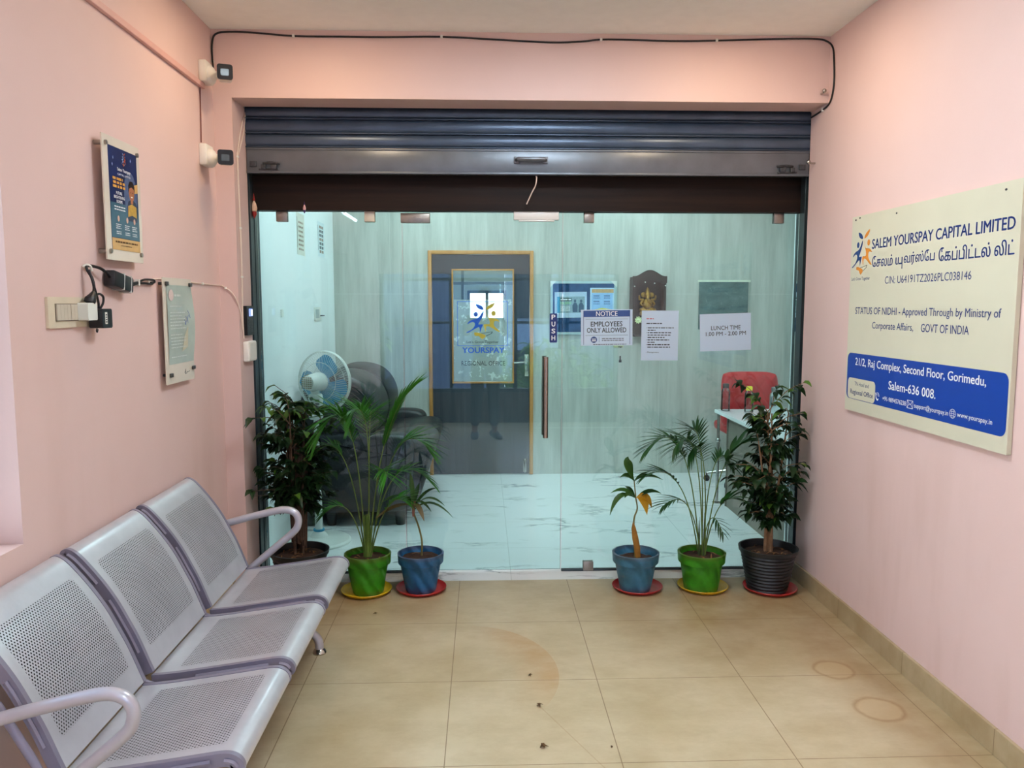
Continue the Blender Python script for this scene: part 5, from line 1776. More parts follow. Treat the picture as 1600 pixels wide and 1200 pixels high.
# --- pedestal fan, seen from behind
fx, fy = -1.085, 5.12
fan = thing('pedestal_fan', (fx, fy, 0), 'white pedestal fan with blue blades standing behind the glass by the sofa', 'fan')
FANW = mat('fan_white', (226, 228, 222), 0.35, var=0.03)
G().lathe([(0.0, 0.0), (0.205, 0.0), (0.208, 0.012), (0.196, 0.024), (0.06, 0.040), (0.035, 0.075), (0.0, 0.075)], (fx, fy, 0), 40).build('base', FANW, fan, 30)
G().lathe([(0.0, 0.026), (0.020, 0.066), (0.036, 0.079), (0.036, 0.090), (0.0, 0.090)], (fx, fy, 0), 24).build('base_collar', mat('cyan_tape', (70, 160, 196), 0.5), fan)
G().cyl((fx, fy, 0.07), (fx, fy, 0.62), 0.024, n=20).build('pole', FANW, fan)
G().cyl((fx, fy, 0.60), (fx, fy, 0.87), 0.017, n=20).build('inner_pole', FANW, fan)
cbx = G().box((fx, fy, 0.90), (0.085, 0.075, 0.17), None, 0.018, seg=3).build('control_box', FANW, fan, 40)
for i in range(5):
    G().box((fx + 0.018, fy - 0.040, 0.855 + i * 0.022), (0.026, 0.010, 0.013), None, 0.002).build('button', mat('grey_button', (120, 122, 122), 0.4), cbx, 0)
G().cyl((fx - 0.018, fy - 0.036, 0.955), (fx - 0.018, fy - 0.048, 0.955), 0.012, n=16).build('knob', mat('grey_button', (120, 122, 122)), cbx)
ang = math.radians(24)
A = V((math.sin(ang), math.cos(ang), -0.03)).normalized()
HC = V((fx, fy, 1.058)) + A * 0.095
up = V((0, 0, 1))
R_ = A.cross(up).normalized()
U_ = R_.cross(A).normalized()
HM = M(((R_.x, U_.x, A.x, HC.x), (R_.y, U_.y, A.y, HC.y), (R_.z, U_.z, A.z, HC.z), (0, 0, 0, 1)))
g = G()
g.lathe([(0.0, -0.185), (0.030, -0.185), (0.045, -0.176), (0.052, -0.15), (0.062, -0.06), (0.060, -0.040), (0.030, -0.034), (0.0, -0.034)], mat4=HM, n=28)
g.tube([HM @ V((0, -0.05, -0.10)), V((fx, fy, 0.985))], [0.030, 0.026], 12)
mo = g.build('motor_housing', FANW, fan, 40)
g = G()
for i in range(5):
    for j in range(6):
        a = (i - 2) * 0.016
        b = (j - 2.5) * 0.013
        q = HM @ V((a, b, -0.187))
        g.box(q, (0.010, 0.004, 0.006), Quaternion(V((0, 0, 1)), -ang).to_matrix())
for j in range(9):
    for k in range(7):
        an = math.radians(100 + k * 18)
        rr = 0.050
        q = HM @ V((math.cos(an) * rr, math.sin(an) * rr, -0.168 + j * 0.006 if j < 4 else -0.15))
        g.box(q, (0.005, 0.010, 0.006), Quaternion(V((0, 0, 1)), -ang).to_matrix())
g.build('vent', mat('vent_tan', (150, 136, 108), 0.6), mo, 0)
GR = 0.198
g = G()
for zz_, rr in ((0.0, GR), (0.012, GR), (-0.006, GR - 0.002)):
    g.tube([HM @ V((math.cos(2 * math.pi * i / 48) * rr, math.sin(2 * math.pi * i / 48) * rr, zz_)) for i in range(48)], 0.0042, 6, closed=True)
g.build('grill_rim', FANW, fan)
for side, nm in ((-1, 'rear_grill'), (1, 'front_grill')):
    g = G()
    nw = 72
    for i in range(nw):
        a = 2 * math.pi * i / nw
        pts = []
        for q in range(6):
            u = q / 5
            rr = 0.055 + (GR - 0.055) * u
            tw = 0.22 * (1 - u) * side
            pts.append(HM @ V((math.cos(a + tw) * rr, math.sin(a + tw) * rr, side * (0.052 * math.sqrt(max(0, 1 - u ** 2.6)) + 0.003))))
        g.tube(pts, 0.0012, 4, caps=False)
    for rr in (0.055, 0.125):
        u = (rr - 0.055) / (GR - 0.055)
        z_ = side * (0.052 * math.sqrt(max(0, 1 - u ** 2.6)) + 0.003)
        g.tube([HM @ V((math.cos(2 * math.pi * i / 36) * rr, math.sin(2 * math.pi * i / 36) * rr, z_)) for i in range(36)], 0.0018, 5, closed=True)
    g.build(nm, FANW, fan)
BLADE, nt_, out_ = base_mat('translucent_blue_blade')
_b = pbsdf(nt_, out_, lin((58, 140, 186)), 0.25, 0, 0.5)
_t = nt_.nodes.new('ShaderNodeBsdfTranslucent')
_t.inputs[0].default_value = (*lin((90, 176, 214)), 1)
_m = nt_.nodes.new('ShaderNodeMixShader')
_m.inputs[0].default_value = 0.45
nt_.links.new(_b.outputs[0], _m.inputs[1])
nt_.links.new(_t.outputs[0], _m.inputs[2])
nt_.links.new(_m.outputs[0], out_.inputs[0])
for b in range(3):
    a0 = math.radians(72 + 120 * b)
    vs, fs = [], []
    kr, ka = 8, 8
    for i in range(kr + 1):
        u = i / kr
        rr = 0.026 + 0.148 * u
        wid = math.radians(44 + 58 * math.sin(math.pi * min(1, 0.18 + 0.62 * u)))
        if u > 0.85:
            wid *= 1 - 0.55 * (u - 0.85) / 0.15
        for j in range(ka + 1):
            v = j / ka - 0.5
            an = a0 + v * wid + 0.15 * u
            vs.append(HM @ V((math.cos(an) * rr, math.sin(an) * rr, v * 0.055 * (0.5 + 0.5 * u))))
    for i in range(kr):
        for j in range(ka):
            q = i * (ka + 1) + j
            fs.append((q, q + 1, q + ka + 2, q + ka + 1))
    G().add(vs, fs).build('blade', BLADE, fan, 60)
G().lathe([(0.0, -0.03), (0.030, -0.03), (0.030, 0.02), (0.018, 0.034), (0.0, 0.036)], mat4=HM, n=20).build('hub', mat('blue_hub', (52, 130, 176), 0.3), fan)

# --- reception desk
TAUPE = mat_wood('taupe_laminate', (124, 116, 106), (142, 134, 122), (4, 0.5, 4), 0.45)
DESKW = mat('glossy_white_top', (240, 243, 243), 0.12, var=0.01)
dk = thing('reception_desk', (2.2, 5.4, 0), 'reception desk with a white top and taupe front panel behind the glass', 'desk')
ZT = 0.735
G().bb(1.82, 2.72, 4.64, 6.12, ZT - 0.026, ZT, 0.002).build('top', DESKW, dk, 0)
G().bb(1.875, 1.895, 4.74, 5.93, 0, ZT - 0.026).build('front_panel', TAUPE, dk, 0)
G().bb(1.868, 2.60, 4.715, 4.739, 0, ZT - 0.026).build('side_panel', WHITEP, dk, 0)
G().bb(1.868, 2.60, 5.931, 5.95, 0, ZT - 0.026).build('side_panel', TAUPE, dk, 0)
g = G().cyl((1.835, 6.05, 0.0), (1.835, 6.05, ZT - 0.026), 0.012, n=14)
g.lathe([(0.0, 0), (0.035, 0.0), (0.035, 0.006), (0.0, 0.008)], (1.835, 6.05, 0), 16)
g.ball((1.835, 6.05, 0.50), 0.020, 12, 8)
g.build('leg', CHROME, dk)

# --- red quilted office chair
oc = thing('office_chair', (2.22, 6.62, 0), 'red quilted office chair behind the white reception desk', 'chair')
RED, nt_, out_ = base_mat('red_quilted_leatherette')
_c = ramp(nt_, noise(nt_, 7, 3), [(0.3, lin((188, 38, 44))), (0.7, lin((208, 54, 58)))])
pbsdf(nt_, out_, _c, 0.36, 0, 0.5)
bm = bmesh.new()
kx, kz = 88, 88
Wc, Hc, z0c = 0.462, 0.46, 0.535
grid = []
for j in range(kz + 1):
    row = []
    for i in range(kx + 1):
        x, z = i / kx * 2 - 1, j / kz * 2 - 1
        # superellipse mapping of the square for rounded corners
        e = 0.28
        X = x * math.sqrt(max(0, 1 - e * z * z * 0.55 * abs(z) ** 4))
        Z = z * math.sqrt(max(0, 1 - e * x * x * 0.55 * abs(x) ** 4))
        u, w = X * Wc / 2, Z * Hc / 2
        d1 = ((u * 0.82 + w * 0.57) / 0.105) % 1.0
        d2 = ((u * 0.82 - w * 0.57) / 0.21) % 1.0
        dep = 0.016 * min(1, abs(math.sin(math.pi * d1)) * 1.8) + 0.008 * min(1, abs(math.sin(math.pi * d2)) * 1.8)
        edge = max(0, 1 - max(abs(x), abs(z)) ** 6)
        row.append(bm.verts.new((2.22 + u, 6.50 - 0.012 - 0.022 * edge - dep * edge + 0.05 * x * x * -0.6 + 0.06 * (z - 0.2) ** 2 * 0.3, z0c + Hc / 2 + w)))
    grid.append(row)
bk = []
for j in range(kz):
    for i in range(kx):
        bm.faces.new((grid[j][i], grid[j][i + 1], grid[j + 1][i + 1], grid[j + 1][i]))
r = bmesh.ops.extrude_face_region(bm, geom=list(bm.faces))
bmesh.ops.translate(bm, vec=(0, 0.055, 0), verts=[e for e in r['geom'] if isinstance(e, bmesh.types.BMVert)])
G().bm(bm).build('backrest', RED, oc, 60)
G().box((2.26, 6.76, 0.49), (0.40, 0.42, 0.085), None, 0.035, seg=3).build('seat', RED, oc, 50)
G().tube([(2.22, 6.56, 0.62), (2.22, 6.575, 0.50), (2.22, 6.64, 0.44), (2.22, 6.76, 0.44)], 0.022, 10, smooth=4).build('back_bar', CHROME, oc)
G().cyl((2.22, 6.74, 0.10), (2.22, 6.74, 0.45), 0.028, n=18).build('gas_lift', CHROME, oc)
g = G()
for i in range(5):
    a = 2 * math.pi * i / 5 + 0.3
    g.tube([(2.22, 6.74, 0.115), (2.22 + 0.26 * math.cos(a), 6.74 + 0.26 * math.sin(a), 0.07)], [0.022, 0.012], 10)
g.build('star_base', CHROME, oc)
for i in range(5):
    a = 2 * math.pi * i / 5 + 0.3
    x, y = 2.22 + 0.26 * math.cos(a), 6.74 + 0.26 * math.sin(a)
    G().cyl((x - 0.012 * math.sin(a), y + 0.012 * math.cos(a), 0.027), (x + 0.012 * math.sin(a), y - 0.012 * math.cos(a), 0.027), 0.027, n=16).cyl((x, y, 0.03), (x, y, 0.075), 0.008, n=8).build('caster', BLACKP, oc)

# --- bottles on the desk


def bottle(name, x, y, h, r, m, capm, label, cap_h=0.028):
    t = thing(name, (x, y, ZT), label, 'bottle')
    G().lathe([(0.0, 0.0), (r * 0.94, 0.0), (r, 0.006), (r, h * 0.72), (r * 0.92, h * 0.80), (r * 0.62, h * 0.88), (r * 0.60, h * 0.92), (0.0, h * 0.92)], (x, y, ZT), 24).build('body', m, t, 40)
    G().lathe([(0.0, h * 0.90), (r * 0.70, h * 0.90), (r * 0.72, h * 0.92 + cap_h * 0.8), (r * 0.6, h * 0.92 + cap_h), (0.0, h * 0.92 + cap_h)], (x, y, ZT), 20).build('cap', capm, t, 40)
    return t


bottle('steel_flask', 2.16, 5.75, 0.20, 0.038, mat('flask_steel', (196, 204, 204), 0.25, 0.9, var=0.05), mat('steel_cap', (150, 156, 156), 0.3, 0.9), 'silver steel flask on the white desk, close to the dark frame')
CLEARB = mat_glass('bottle_plastic', (0.86, 0.92, 0.92), 0.05)
bottle('water_bottle', 1.875, 6.02, 0.20, 0.034, CLEARB, mat('black_cap', (40, 44, 50), 0.5), 'clear water bottle on the far corner of the white desk')
bottle('water_bottle.001', 2.035, 5.95, 0.185, 0.034, CLEARB, mat('yellow_cap', (240, 214, 40), 0.45), 'clear water bottle with a yellow cap on the white desk before the red chair')


# ================================================================ potted plants
GREENPOT = mat_pot('green_painted_pot', (58, 150, 26), (70, 78, 34), 0.55)
BLUEPOT = mat_pot('blue_painted_pot', (38, 106, 156), (74, 70, 66), 0.5)
BLUEPOT2 = mat_pot('faded_blue_painted_pot', (64, 126, 158), (120, 128, 126), 0.5)
BLACKPOT = mat('black_nursery_pot', (24, 26, 27), 0.42, var=0.15)
YSAU = mat('yellow_saucer_plastic', (222, 182, 28), 0.35, var=0.08)
RSAU = mat('red_saucer_plastic', (182, 40, 40), 0.38, var=0.08)
LITTER = mat('dry_leaf_litter', (138, 98, 58), 0.85, var=0.4, scale=60)


def saucer(name, x, y, m, label, r=0.138):
    prof = [(0.0, 0.0), (r * 0.78, 0.0), (r * 0.90, 0.006), (r, 0.021), (r * 0.985, 0.023), (r * 0.88, 0.010), (r * 0.76, 0.006), (0.0, 0.006)]
    return tag(G().lathe(prof, (x, y, 0), 48).build(name, m, None, 40, org=(x, y, 0)), label, 'saucer', 'saucers under the plant pots')


def soil(parent, x, y, z, r, seed, litter=10):
    rnd = random.Random(seed)
    g = G()
    vs, fs = [(x, y, z + 0.012)], []
    n = 24
    for k, rr in enumerate((0.4, 0.75, 1.0)):
        for j in range(n):
            a = 2 * math.pi * j / n
            vs.append((x + r * rr * math.cos(a), y + r * rr * math.sin(a), z + (0.010, 0.006, 0.0)[k] + rnd.uniform(-0.004, 0.004)))
    for j in range(n):
        fs.append((0, 1 + j, 1 + (j + 1) % n))
        for k in (0, 1):
            a, b = 1 + k * n + j, 1 + k * n + (j + 1) % n
            fs.append((a, a + n, b + n, b))
    s = g.add(vs, fs).build('soil', BROWN, parent, 60)
    if litter:
        g = G()
        for _ in range(litter):
            a, rr = rnd.uniform(0, 6.28), r * 0.85 * math.sqrt(rnd.random())
            c = V((x + rr * math.cos(a), y + rr * math.sin(a), z + 0.014))
            d = V((rnd.uniform(-1, 1), rnd.uniform(-1, 1), rnd.uniform(-0.1, 0.25))).normalized() * rnd.uniform(0.012, 0.024)
            strip(g, [c - d, c + V((0, 0, 0.004)), c + d], [0.001, rnd.uniform(0.003, 0.006), 0.001], fold=0.5)
        g.build('leaf_litter', LITTER, s, 60, kind='stuff')
    return s


def pot_classic(parent, x, y, z0, m, h=0.215, rt=0.122, rb=0.080):
    prof = [(0.0, z0), (rb, z0), (rb * 1.04, z0 + 0.006), (rt * 0.90, z0 + h * 0.74), (rt * 0.985, z0 + h * 0.745), (rt, z0 + h * 0.76), (rt * 1.03, z0 + h), (rt * 0.95, z0 + h + 0.002), (rt * 0.93, z0 + h * 0.96), (rt * 0.88, z0 + h * 0.80), (0.0, z0 + h * 0.80)]
    prof2 = [prof[0]]
    for a, b in zip(prof, prof[1:]):
        k = 6 if abs(b[1] - a[1]) > 0.08 else 1
        for i in range(1, k + 1):
            prof2.append((a[0] + (b[0] - a[0]) * i / k, a[1] + (b[1] - a[1]) * i / k))
    o = G().lathe(prof2, (x, y, 0), 48, wob=lambda a, z: 1 + 0.006 * math.sin(3 * a + 40 * z) + 0.004 * math.sin(7 * a - 25 * z)).build('pot', m, parent, 40)
    return z0 + h * 0.86


def pot_black(parent, x, y, z0, h=0.235, rt=0.155, rb=0.105, ribs=11):
    prof = [(0.0, z0), (rb, z0)]
    for i in range(ribs * 4):
        u = i / (ribs * 4)
        prof.append((rb + (rt * 0.94 - rb) * u + 0.0028 * math.sin(2 * math.pi * u * ribs), z0 + 0.004 + (h * 0.90 - 0.004) * u))
    prof += [(rt * 0.95, z0 + h * 0.905), (rt, z0 + h * 0.91), (rt * 1.02, z0 + h), (rt * 0.95, z0 + h), (rt * 0.92, z0 + h * 0.93), (rt * 0.88, z0 + h * 0.80), (0.0, z0 + h * 0.78)]
    G().lathe(prof, (x, y, 0), 48).build('pot', BLACKPOT, parent, 40)
    return z0 + h * 0.86


def ficus(name, x, y, z0, label, seed, stems, leaves, lit=False, spread=0.17, bundle=False, extra=()):
    rnd = random.Random(seed)
    t = thing(name, (x, y, z0), label, 'plant', 'plants along the glass front')
    zs = pot_black(t, x, y, z0)
    soil(t, x, y, zs - 0.002, 0.132, seed, 22)
    BARK = mat('pale_brown_bark', (138, 104, 74), 0.8, var=0.25, scale=30, bump=0.4)
    g = G()
    tips = []
    for i in range(stems):
        a = rnd.uniform(0, 6.28)
        r0, r1 = rnd.uniform(0.004, 0.020) + (0.012 if bundle else 0), rnd.uniform(0.02, 0.05) + (0.012 if bundle else 0)
        zt_ = rnd.uniform(0.78, 1.0)
        pts = [V((x + r0 * math.cos(a), y + r0 * math.sin(a), zs)), V((x + r0 * 1.3 * math.cos(a + 0.5), y + r0 * 1.3 * math.sin(a + 0.5), zs + 0.20)),
               V((x + r1 * math.cos(a + 1.0), y + r1 * math.sin(a + 1.0), 0.62)), V((x + r1 * 2.0 * math.cos(a + 1.2), y + r1 * 2.0 * math.sin(a + 1.2), zt_))]
        g.tube(pts, [0.011 if not bundle else 0.009, 0.0035], 7, smooth=5)
        tips.append(pts)
    branches = []
    for i in range(leaves // 9):
        st_ = catmull(rnd.choice(tips), 6)
        b0 = st_[rnd.randint(int(len(st_) * (0.42 if bundle else 0.28)), len(st_) - 1)]
        a = rnd.uniform(0, 6.28)
        hz = (b0.z - 0.45) / 0.6
        ln = rnd.uniform(0.06, 1.0) * spread * (0.75 + 0.5 * math.sin(math.pi * min(1, max(0, hz))))
        e = b0 + V((math.cos(a) * ln, math.sin(a) * ln * 0.8, rnd.uniform(0.0, 0.14)))
        e.x = max(-1.21, min(1.71, e.x))
        mpt = (b0 + e) / 2 + V((0, 0, 0.025))
        branches.append([b0, mpt, e])
    for e in extra:
        st_ = catmull(tips[0], 6)
        b0 = min(st_, key=lambda p: abs(p.z - (e[2] - e[3])))
        e_ = V((min(e[0], 1.70), e[1], e[2]))
        branches.append([b0, (b0 + e_) / 2 + V((0, 0, 0.03)), e_])
    for b in branches:
        g.tube(b, [0.0030, 0.0012], 5, smooth=3)
    g.build('trunk', BARK if not bundle else mat('dark_fig_bark', (84, 62, 46), 0.8, var=0.25, scale=30, bump=0.4), t, 60)
    if bundle:
        gg = G()
        for i in range(26):
            a = 2 * math.pi * i / 26 + rnd.uniform(-0.1, 0.1)
            rr = rnd.uniform(0.030, 0.052)
            zt_ = rnd.uniform(0.74, 0.88)
            zb_ = zs + rnd.uniform(0.03, 0.10)
            pts = [V((x + rr * 0.8 * math.cos(a), y + rr * 0.8 * math.sin(a), zb_)), V((x + rr * math.cos(a + 0.1), y + rr * math.sin(a + 0.1), (zb_ + zt_) / 2)), V((x + rr * 1.15 * math.cos(a), y + rr * 1.15 * math.sin(a), zt_))]
            gg.tube(pts, [0.0085, 0.0065], 6, smooth=3)
        gg.build('dry_stem_bundle', mat('dark_dry_stems', (70, 50, 36), 0.85, var=0.35, scale=40, bump=0.5), t, 60, kind='stuff')
    LD = mat_leaf('ficus_leaf', (14, 34, 17), (34, 66, 30)) if 'ficus_leaf' not in bpy.data.materials else bpy.data.materials['ficus_leaf']
    LB = mat_leaf('ficus_leaf_young', (54, 96, 34), (98, 138, 48)) if 'ficus_leaf_young' not in bpy.data.materials else bpy.data.materials['ficus_leaf_young']
    g = G()
    n = tries = 0
    while n < leaves:
        b = branches[n % len(branches)]
        u = rnd.uniform(0.25, 1.0)
        p = b[0] * (1 - u) ** 2 + b[1] * 2 * u * (1 - u) + b[2] * u * u
        a = math.atan2(b[2].y - b[0].y, b[2].x - b[0].x) + rnd.uniform(-1.3, 1.3)
        ln = rnd.uniform(0.050, 0.085)
        d = V((math.cos(a), math.sin(a), rnd.uniform(-0.35, 0.5)))
        q1 = p + d * ln * 0.45
        q2 = p + d * ln * 0.85 + V((0, 0, -rnd.uniform(0.015, 0.035)))
        w = ln * rnd.uniform(0.23, 0.30)
        path = bez(p, q1 + V((0, 0, 0.008)), q2, 4)
        if any((q.x - w < (XJ + 0.004 if q.y > YF - 0.01 else XL + 0.01)) or q.x + w > XR - 0.008 or q.y + w > YG - 0.012 for q in path):
            tries += 1
            if tries < 4000:
                branches.append(branches.pop(0))
                continue
        upv = V((rnd.uniform(-0.5, 0.5), rnd.uniform(-0.5, 0.5), 1)).normalized()
        young = (p.z > 0.95 and rnd.random() < 0.35) or rnd.random() < 0.06
        strip(g, path, [w * 0.08, w * 0.85, w, w * 0.55, 0.0006], upv, 0.35, 1 if young else 0)
        n += 1
    g.build('foliage', [LD, LB], t, 70)
    return t


def frond(parent, b, c, e, seed, nleaf=17, ln=0.17, t0=0.45, mats=None, w=0.0050, r=0.0042, droop=0.20, broad=0):
    rnd = random.Random(seed)
    path = bez(b, c, e, 20)
    g = G()
    g.tube(path, [r, r * 0.35], 6, mi=1)
    for i in range(nleaf):
        u = t0 + (0.995 - t0) * i / (nleaf - 1)
        f = u * 20
        k = min(19, int(f))
        p = path[k].lerp(path[k + 1], f - k)
        tg = (path[k + 1] - path[k]).normalized()
        side0 = tg.cross(V((0, 0, 1)))
        if side0.length < 0.05:
            side0 = tg.cross(V((0, 1, 0)))
        side0.normalize()
        v = (u - t0) / (1 - t0)
        L_ = ln * (0.45 + 0.75 * math.sin(math.pi * (0.12 + 0.80 * v))) * rnd.uniform(0.88, 1.1)
        for s in (-1, 1):
            d = (tg * (0.55 + 0.5 * v) + side0 * s * (0.95 - 0.35 * v) + V((0, 0, 0.18))).normalized()
            m1 = p + d * L_ * 0.5
            e1 = p + d * L_ * 1.05 + V((0, 0, -droop * L_))
            ww = w * rnd.uniform(0.85, 1.15)
            upn = side0.cross(tg) * -s
            upv = (V((0, 0, 1)) + rnd.uniform(-0.3, 0.3) * side0).normalized()
            strip(g, bez(p, m1, e1, 5), [ww * 0.4, ww * 0.9, ww, ww * 0.85, ww * 0.5, 0.0004], upv, 0.35, 0)
    return g.build('frond', mats, parent, 70)


PALML = mat_leaf('palm_leaflet', (24, 84, 16), (62, 140, 34), 0.4, 5)
PALML2 = mat_leaf('dark_palm_leaflet', (14, 48, 18), (36, 88, 30), 0.4, 5)
STEMG = mat('green_palm_stem', (92, 118, 48), 0.5, var=0.2)

# green pot near the bench: tall areca
px, py = -0.628, 4.175
saucer('saucer', -0.640, 4.195, YSAU, 'yellow saucer under the green pot nearest the bench')
t = thing('potted_palm', (px, py, 0.012), 'tall bright green palm in a green pot on a yellow saucer near the bench', 'plant', 'plants along the glass front')
zs = pot_classic(t, px, py, 0.0095, GREENPOT)
soil(t, px, py, zs, 0.106, 21)
b = lambda dx=0, dy=0: (px + dx, py + dy, zs)
for i, (bb_, c_, e_, kw) in enumerate((
        (b(0.012), (-0.565, 4.17, 0.96), (-0.375, 4.15, 1.115), dict(nleaf=27, ln=0.20, t0=0.50)),
        (b(-0.010, -0.01), (-0.66, 4.12, 1.26), (-0.84, 4.05, 0.90), dict(nleaf=34, ln=0.21, t0=0.42)),
        (b(0.0, -0.012), (-0.56, 4.10, 1.20), (-0.68, 4.00, 0.99), dict(nleaf=26, ln=0.19, t0=0.46)),
        (b(0.014, 0.01), (-0.50, 4.2, 1.02), (-0.30, 4.17, 0.80), dict(nleaf=25, ln=0.18, t0=0.5)),
        (b(-0.014, 0.01), (-0.72, 4.2, 0.98), (-0.90, 4.2, 0.76), dict(nleaf=14, ln=0.13, t0=0.55)),
        (b(0.010, 0.012), (-0.52, 4.24, 0.84), (-0.30, 4.26, 0.60), dict(nleaf=16, ln=0.13, t0=0.55, w=0.006)),
        (b(-0.012), (-0.70, 4.15, 0.60), (-0.84, 4.12, 0.46), dict(nleaf=9, ln=0.12, t0=0.6)),
        (b(0.016), (-0.53, 4.15, 0.58), (-0.42, 4.12, 0.52), dict(nleaf=11, ln=0.13, t0=0.5)),
        (b(0.004, 0.014), (-0.62, 4.26, 1.10), (-0.62, 4.38, 0.95), dict(nleaf=16, ln=0.15, t0=0.55)),
        (b(0.008, -0.006), (-0.56, 4.12, 0.82), (-0.50, 4.02, 0.68), dict(nleaf=14, ln=0.15, t0=0.5)))):
    frond(t, bb_, c_, e_, 400 + i, mats=[PALML, STEMG], **kw)
g = G()
for k in range(4):
    g.tube([(px + 0.012 * math.cos(k * 1.6), py + 0.012 * math.sin(k * 1.6), zs), (px + 0.010 * math.cos(k * 1.6), py + 0.010 * math.sin(k * 1.6), zs + 0.13), (px + 0.012 * math.cos(k * 1.6), py + 0.012 * math.sin(k * 1.6), zs + 0.24)], [0.012, 0.006], 8)
g.build('leaf_sheath', STEMG, t, 60)

# right-hand green pot: slim dark palm
px, py = 1.185, 4.155
saucer('saucer.001', 1.205, 4.19, YSAU, 'yellow saucer under the green pot beside the big black pot')
t = thing('potted_palm.001', (px, py, 0.012), 'slim dark green palm in a green pot, between a blue pot and a black pot', 'plant', 'plants along the glass front')
zs = pot_classic(t, px, py, 0.0095, GREENPOT, 0.208, 0.126, 0.088)
soil(t, px, py, zs, 0.110, 22, 6)
b = lambda dx=0, dy=0: (px + dx, py + dy, zs)
for i, (bb_, c_, e_, kw) in enumerate((
        (b(-0.012), (1.10, 4.14, 1.06), (0.86, 4.10, 0.79), dict(nleaf=24, ln=0.13, t0=0.45, w=0.0055)),
        (b(0.0, -0.014), (1.14, 4.06, 1.04), (0.98, 3.98, 0.82), dict(nleaf=20, ln=0.13, t0=0.5, w=0.0055)),
        (b(0.012, -0.01), (1.19, 4.08, 0.98), (1.06, 4.0, 0.78), dict(nleaf=20, ln=0.13, t0=0.5, w=0.0055)),
        (b(-0.014, 0.01), (1.08, 4.15, 0.78), (0.85, 4.12, 0.64), dict(nleaf=14, ln=0.11, t0=0.5, w=0.0055)),
        (b(0.016, 0.005), (1.26, 4.15, 0.80), (1.40, 4.13, 0.82), dict(nleaf=5, ln=0.15, t0=0.62, w=0.014, droop=0.1)),
        (b(0.010, 0.012), (1.23, 4.22, 0.92), (1.38, 4.26, 0.66), dict(nleaf=16, ln=0.11, t0=0.55, w=0.005)),
        (b(-0.006, 0.0), (1.12, 4.12, 0.62), (0.95, 4.06, 0.50), dict(nleaf=8, ln=0.11, t0=0.6, w=0.006)),
        (b(0.012, -0.012), (1.24, 4.12, 0.56), (1.35, 4.10, 0.52), dict(nleaf=6, ln=0.12, t0=0.6, w=0.010)),
        (b(0.006, 0.014), (1.20, 4.20, 0.98), (1.14, 4.28, 0.86), dict(nleaf=16, ln=0.12, t0=0.55, w=0.0055)),
        (b(0.0, 0.0), (1.20, 4.10, 0.55), (1.26, 4.04, 0.36), dict(nleaf=5, ln=0.08, t0=0.7, w=0.006)))):
    frond(t, bb_, c_, e_, 500 + i, mats=[PALML2, STEMG], r=0.0036, **kw)
g = G()
for k in range(5):
    a = k * 1.26
    g.tube([(px + 0.020 * math.cos(a), py + 0.016 * math.sin(a), zs), (px + 0.019 * math.cos(a), py + 0.015 * math.sin(a), zs + 0.07), (px + 0.020 * math.cos(a), py + 0.016 * math.sin(a), zs + 0.15 + 0.025 * k)], [0.0065, 0.0008], 8)
g.build('leaf_sheath', mat('dark_palm_stem', (66, 78, 40), 0.55, var=0.25), t, 60)

# blue pot near the bench: young dragon plant
px, py = -0.345, 4.195
saucer('saucer.002', -0.345, 4.215, RSAU, 'red saucer under the darker blue pot of the young dragon plant')
t = thing('potted_dracaena', (px, py, 0.012), 'young dracaena with a bent stem in a deep blue pot on a red saucer', 'plant', 'plants along the glass front')
zs = pot_classic(t, px, py, 0.0095, BLUEPOT, 0.208, 0.122, 0.080)
soil(t, px, py, zs, 0.106, 23, 3)
G().tube([(px + 0.005, py, zs), (px + 0.008, py, zs + 0.09), (px - 0.008, py, zs + 0.17), (px - 0.030, py, zs + 0.235), (px - 0.036, py, zs + 0.265)], [0.0055, 0.0045], 8, smooth=5).build('stem', mat('olive_stem', (110, 104, 58), 0.6, var=0.2), t, 60)
top = V((px - 0.036, py, zs + 0.26))
DRA = mat_leaf('dracaena_leaf', (30, 62, 30), (74, 108, 54), 0.4)
DRAR = mat_leaf('dracaena_bronze_leaf', (88, 76, 48), (122, 104, 64), 0.45)
for i, (dx, dy, dz, cz, w_, m_) in enumerate((
        (0.215, 0.01, -0.045, 0.10, 0.013, DRA), (0.175, -0.08, 0.045, 0.13, 0.013, DRA), (0.135, 0.06, 0.11, 0.12, 0.012, DRA), (-0.015, 0.0, 0.215, 0.13, 0.015, DRA), (0.03, 0.05, 0.14, 0.10, 0.013, DRA),
        (-0.18, 0.0, 0.035, 0.13, 0.015, DRA), (-0.13, -0.05, 0.075, 0.12, 0.012, DRA), (-0.20, -0.05, -0.03, 0.06, 0.017, DRAR), (-0.10, 0.08, 0.04, 0.10, 0.012, DRA), (0.065, -0.09, -0.035, 0.06, 0.016, DRAR), (0.10, -0.03, 0.0, 0.08, 0.012, DRA))):
    e_ = top + V((dx, dy, dz))
    path = bez(top + V((0, 0, 0.004 * i)), top + V((dx * 0.42, dy * 0.42, cz)), e_, 9)
    strip(G(), path, [w_ * q for q in (0.30, 0.45, 0.7, 0.9, 1.0, 1.0, 0.92, 0.72, 0.42, 0.03)], V((0, 0, 1)), 0.30).build('leaf', m_, t, 70) if False else None
    g = G()
    strip(g, path, [w_ * q for q in (0.30, 0.45, 0.7, 0.9, 1.0, 1.0, 0.92, 0.72, 0.42, 0.03)], V((0.1, -0.25, 1)).normalized(), 0.30)
    g.build('leaf', m_, t, 70)
g = G()
for k in range(5):
    a = k * 1.3
    g.tube([top + V((0, 0, -0.03)), top + V((0.006 * math.cos(a), 0.006 * math.sin(a), 0.02)), top + V((0.013 * math.cos(a), 0.013 * math.sin(a), 0.055))], [0.006, 0.002], 6)
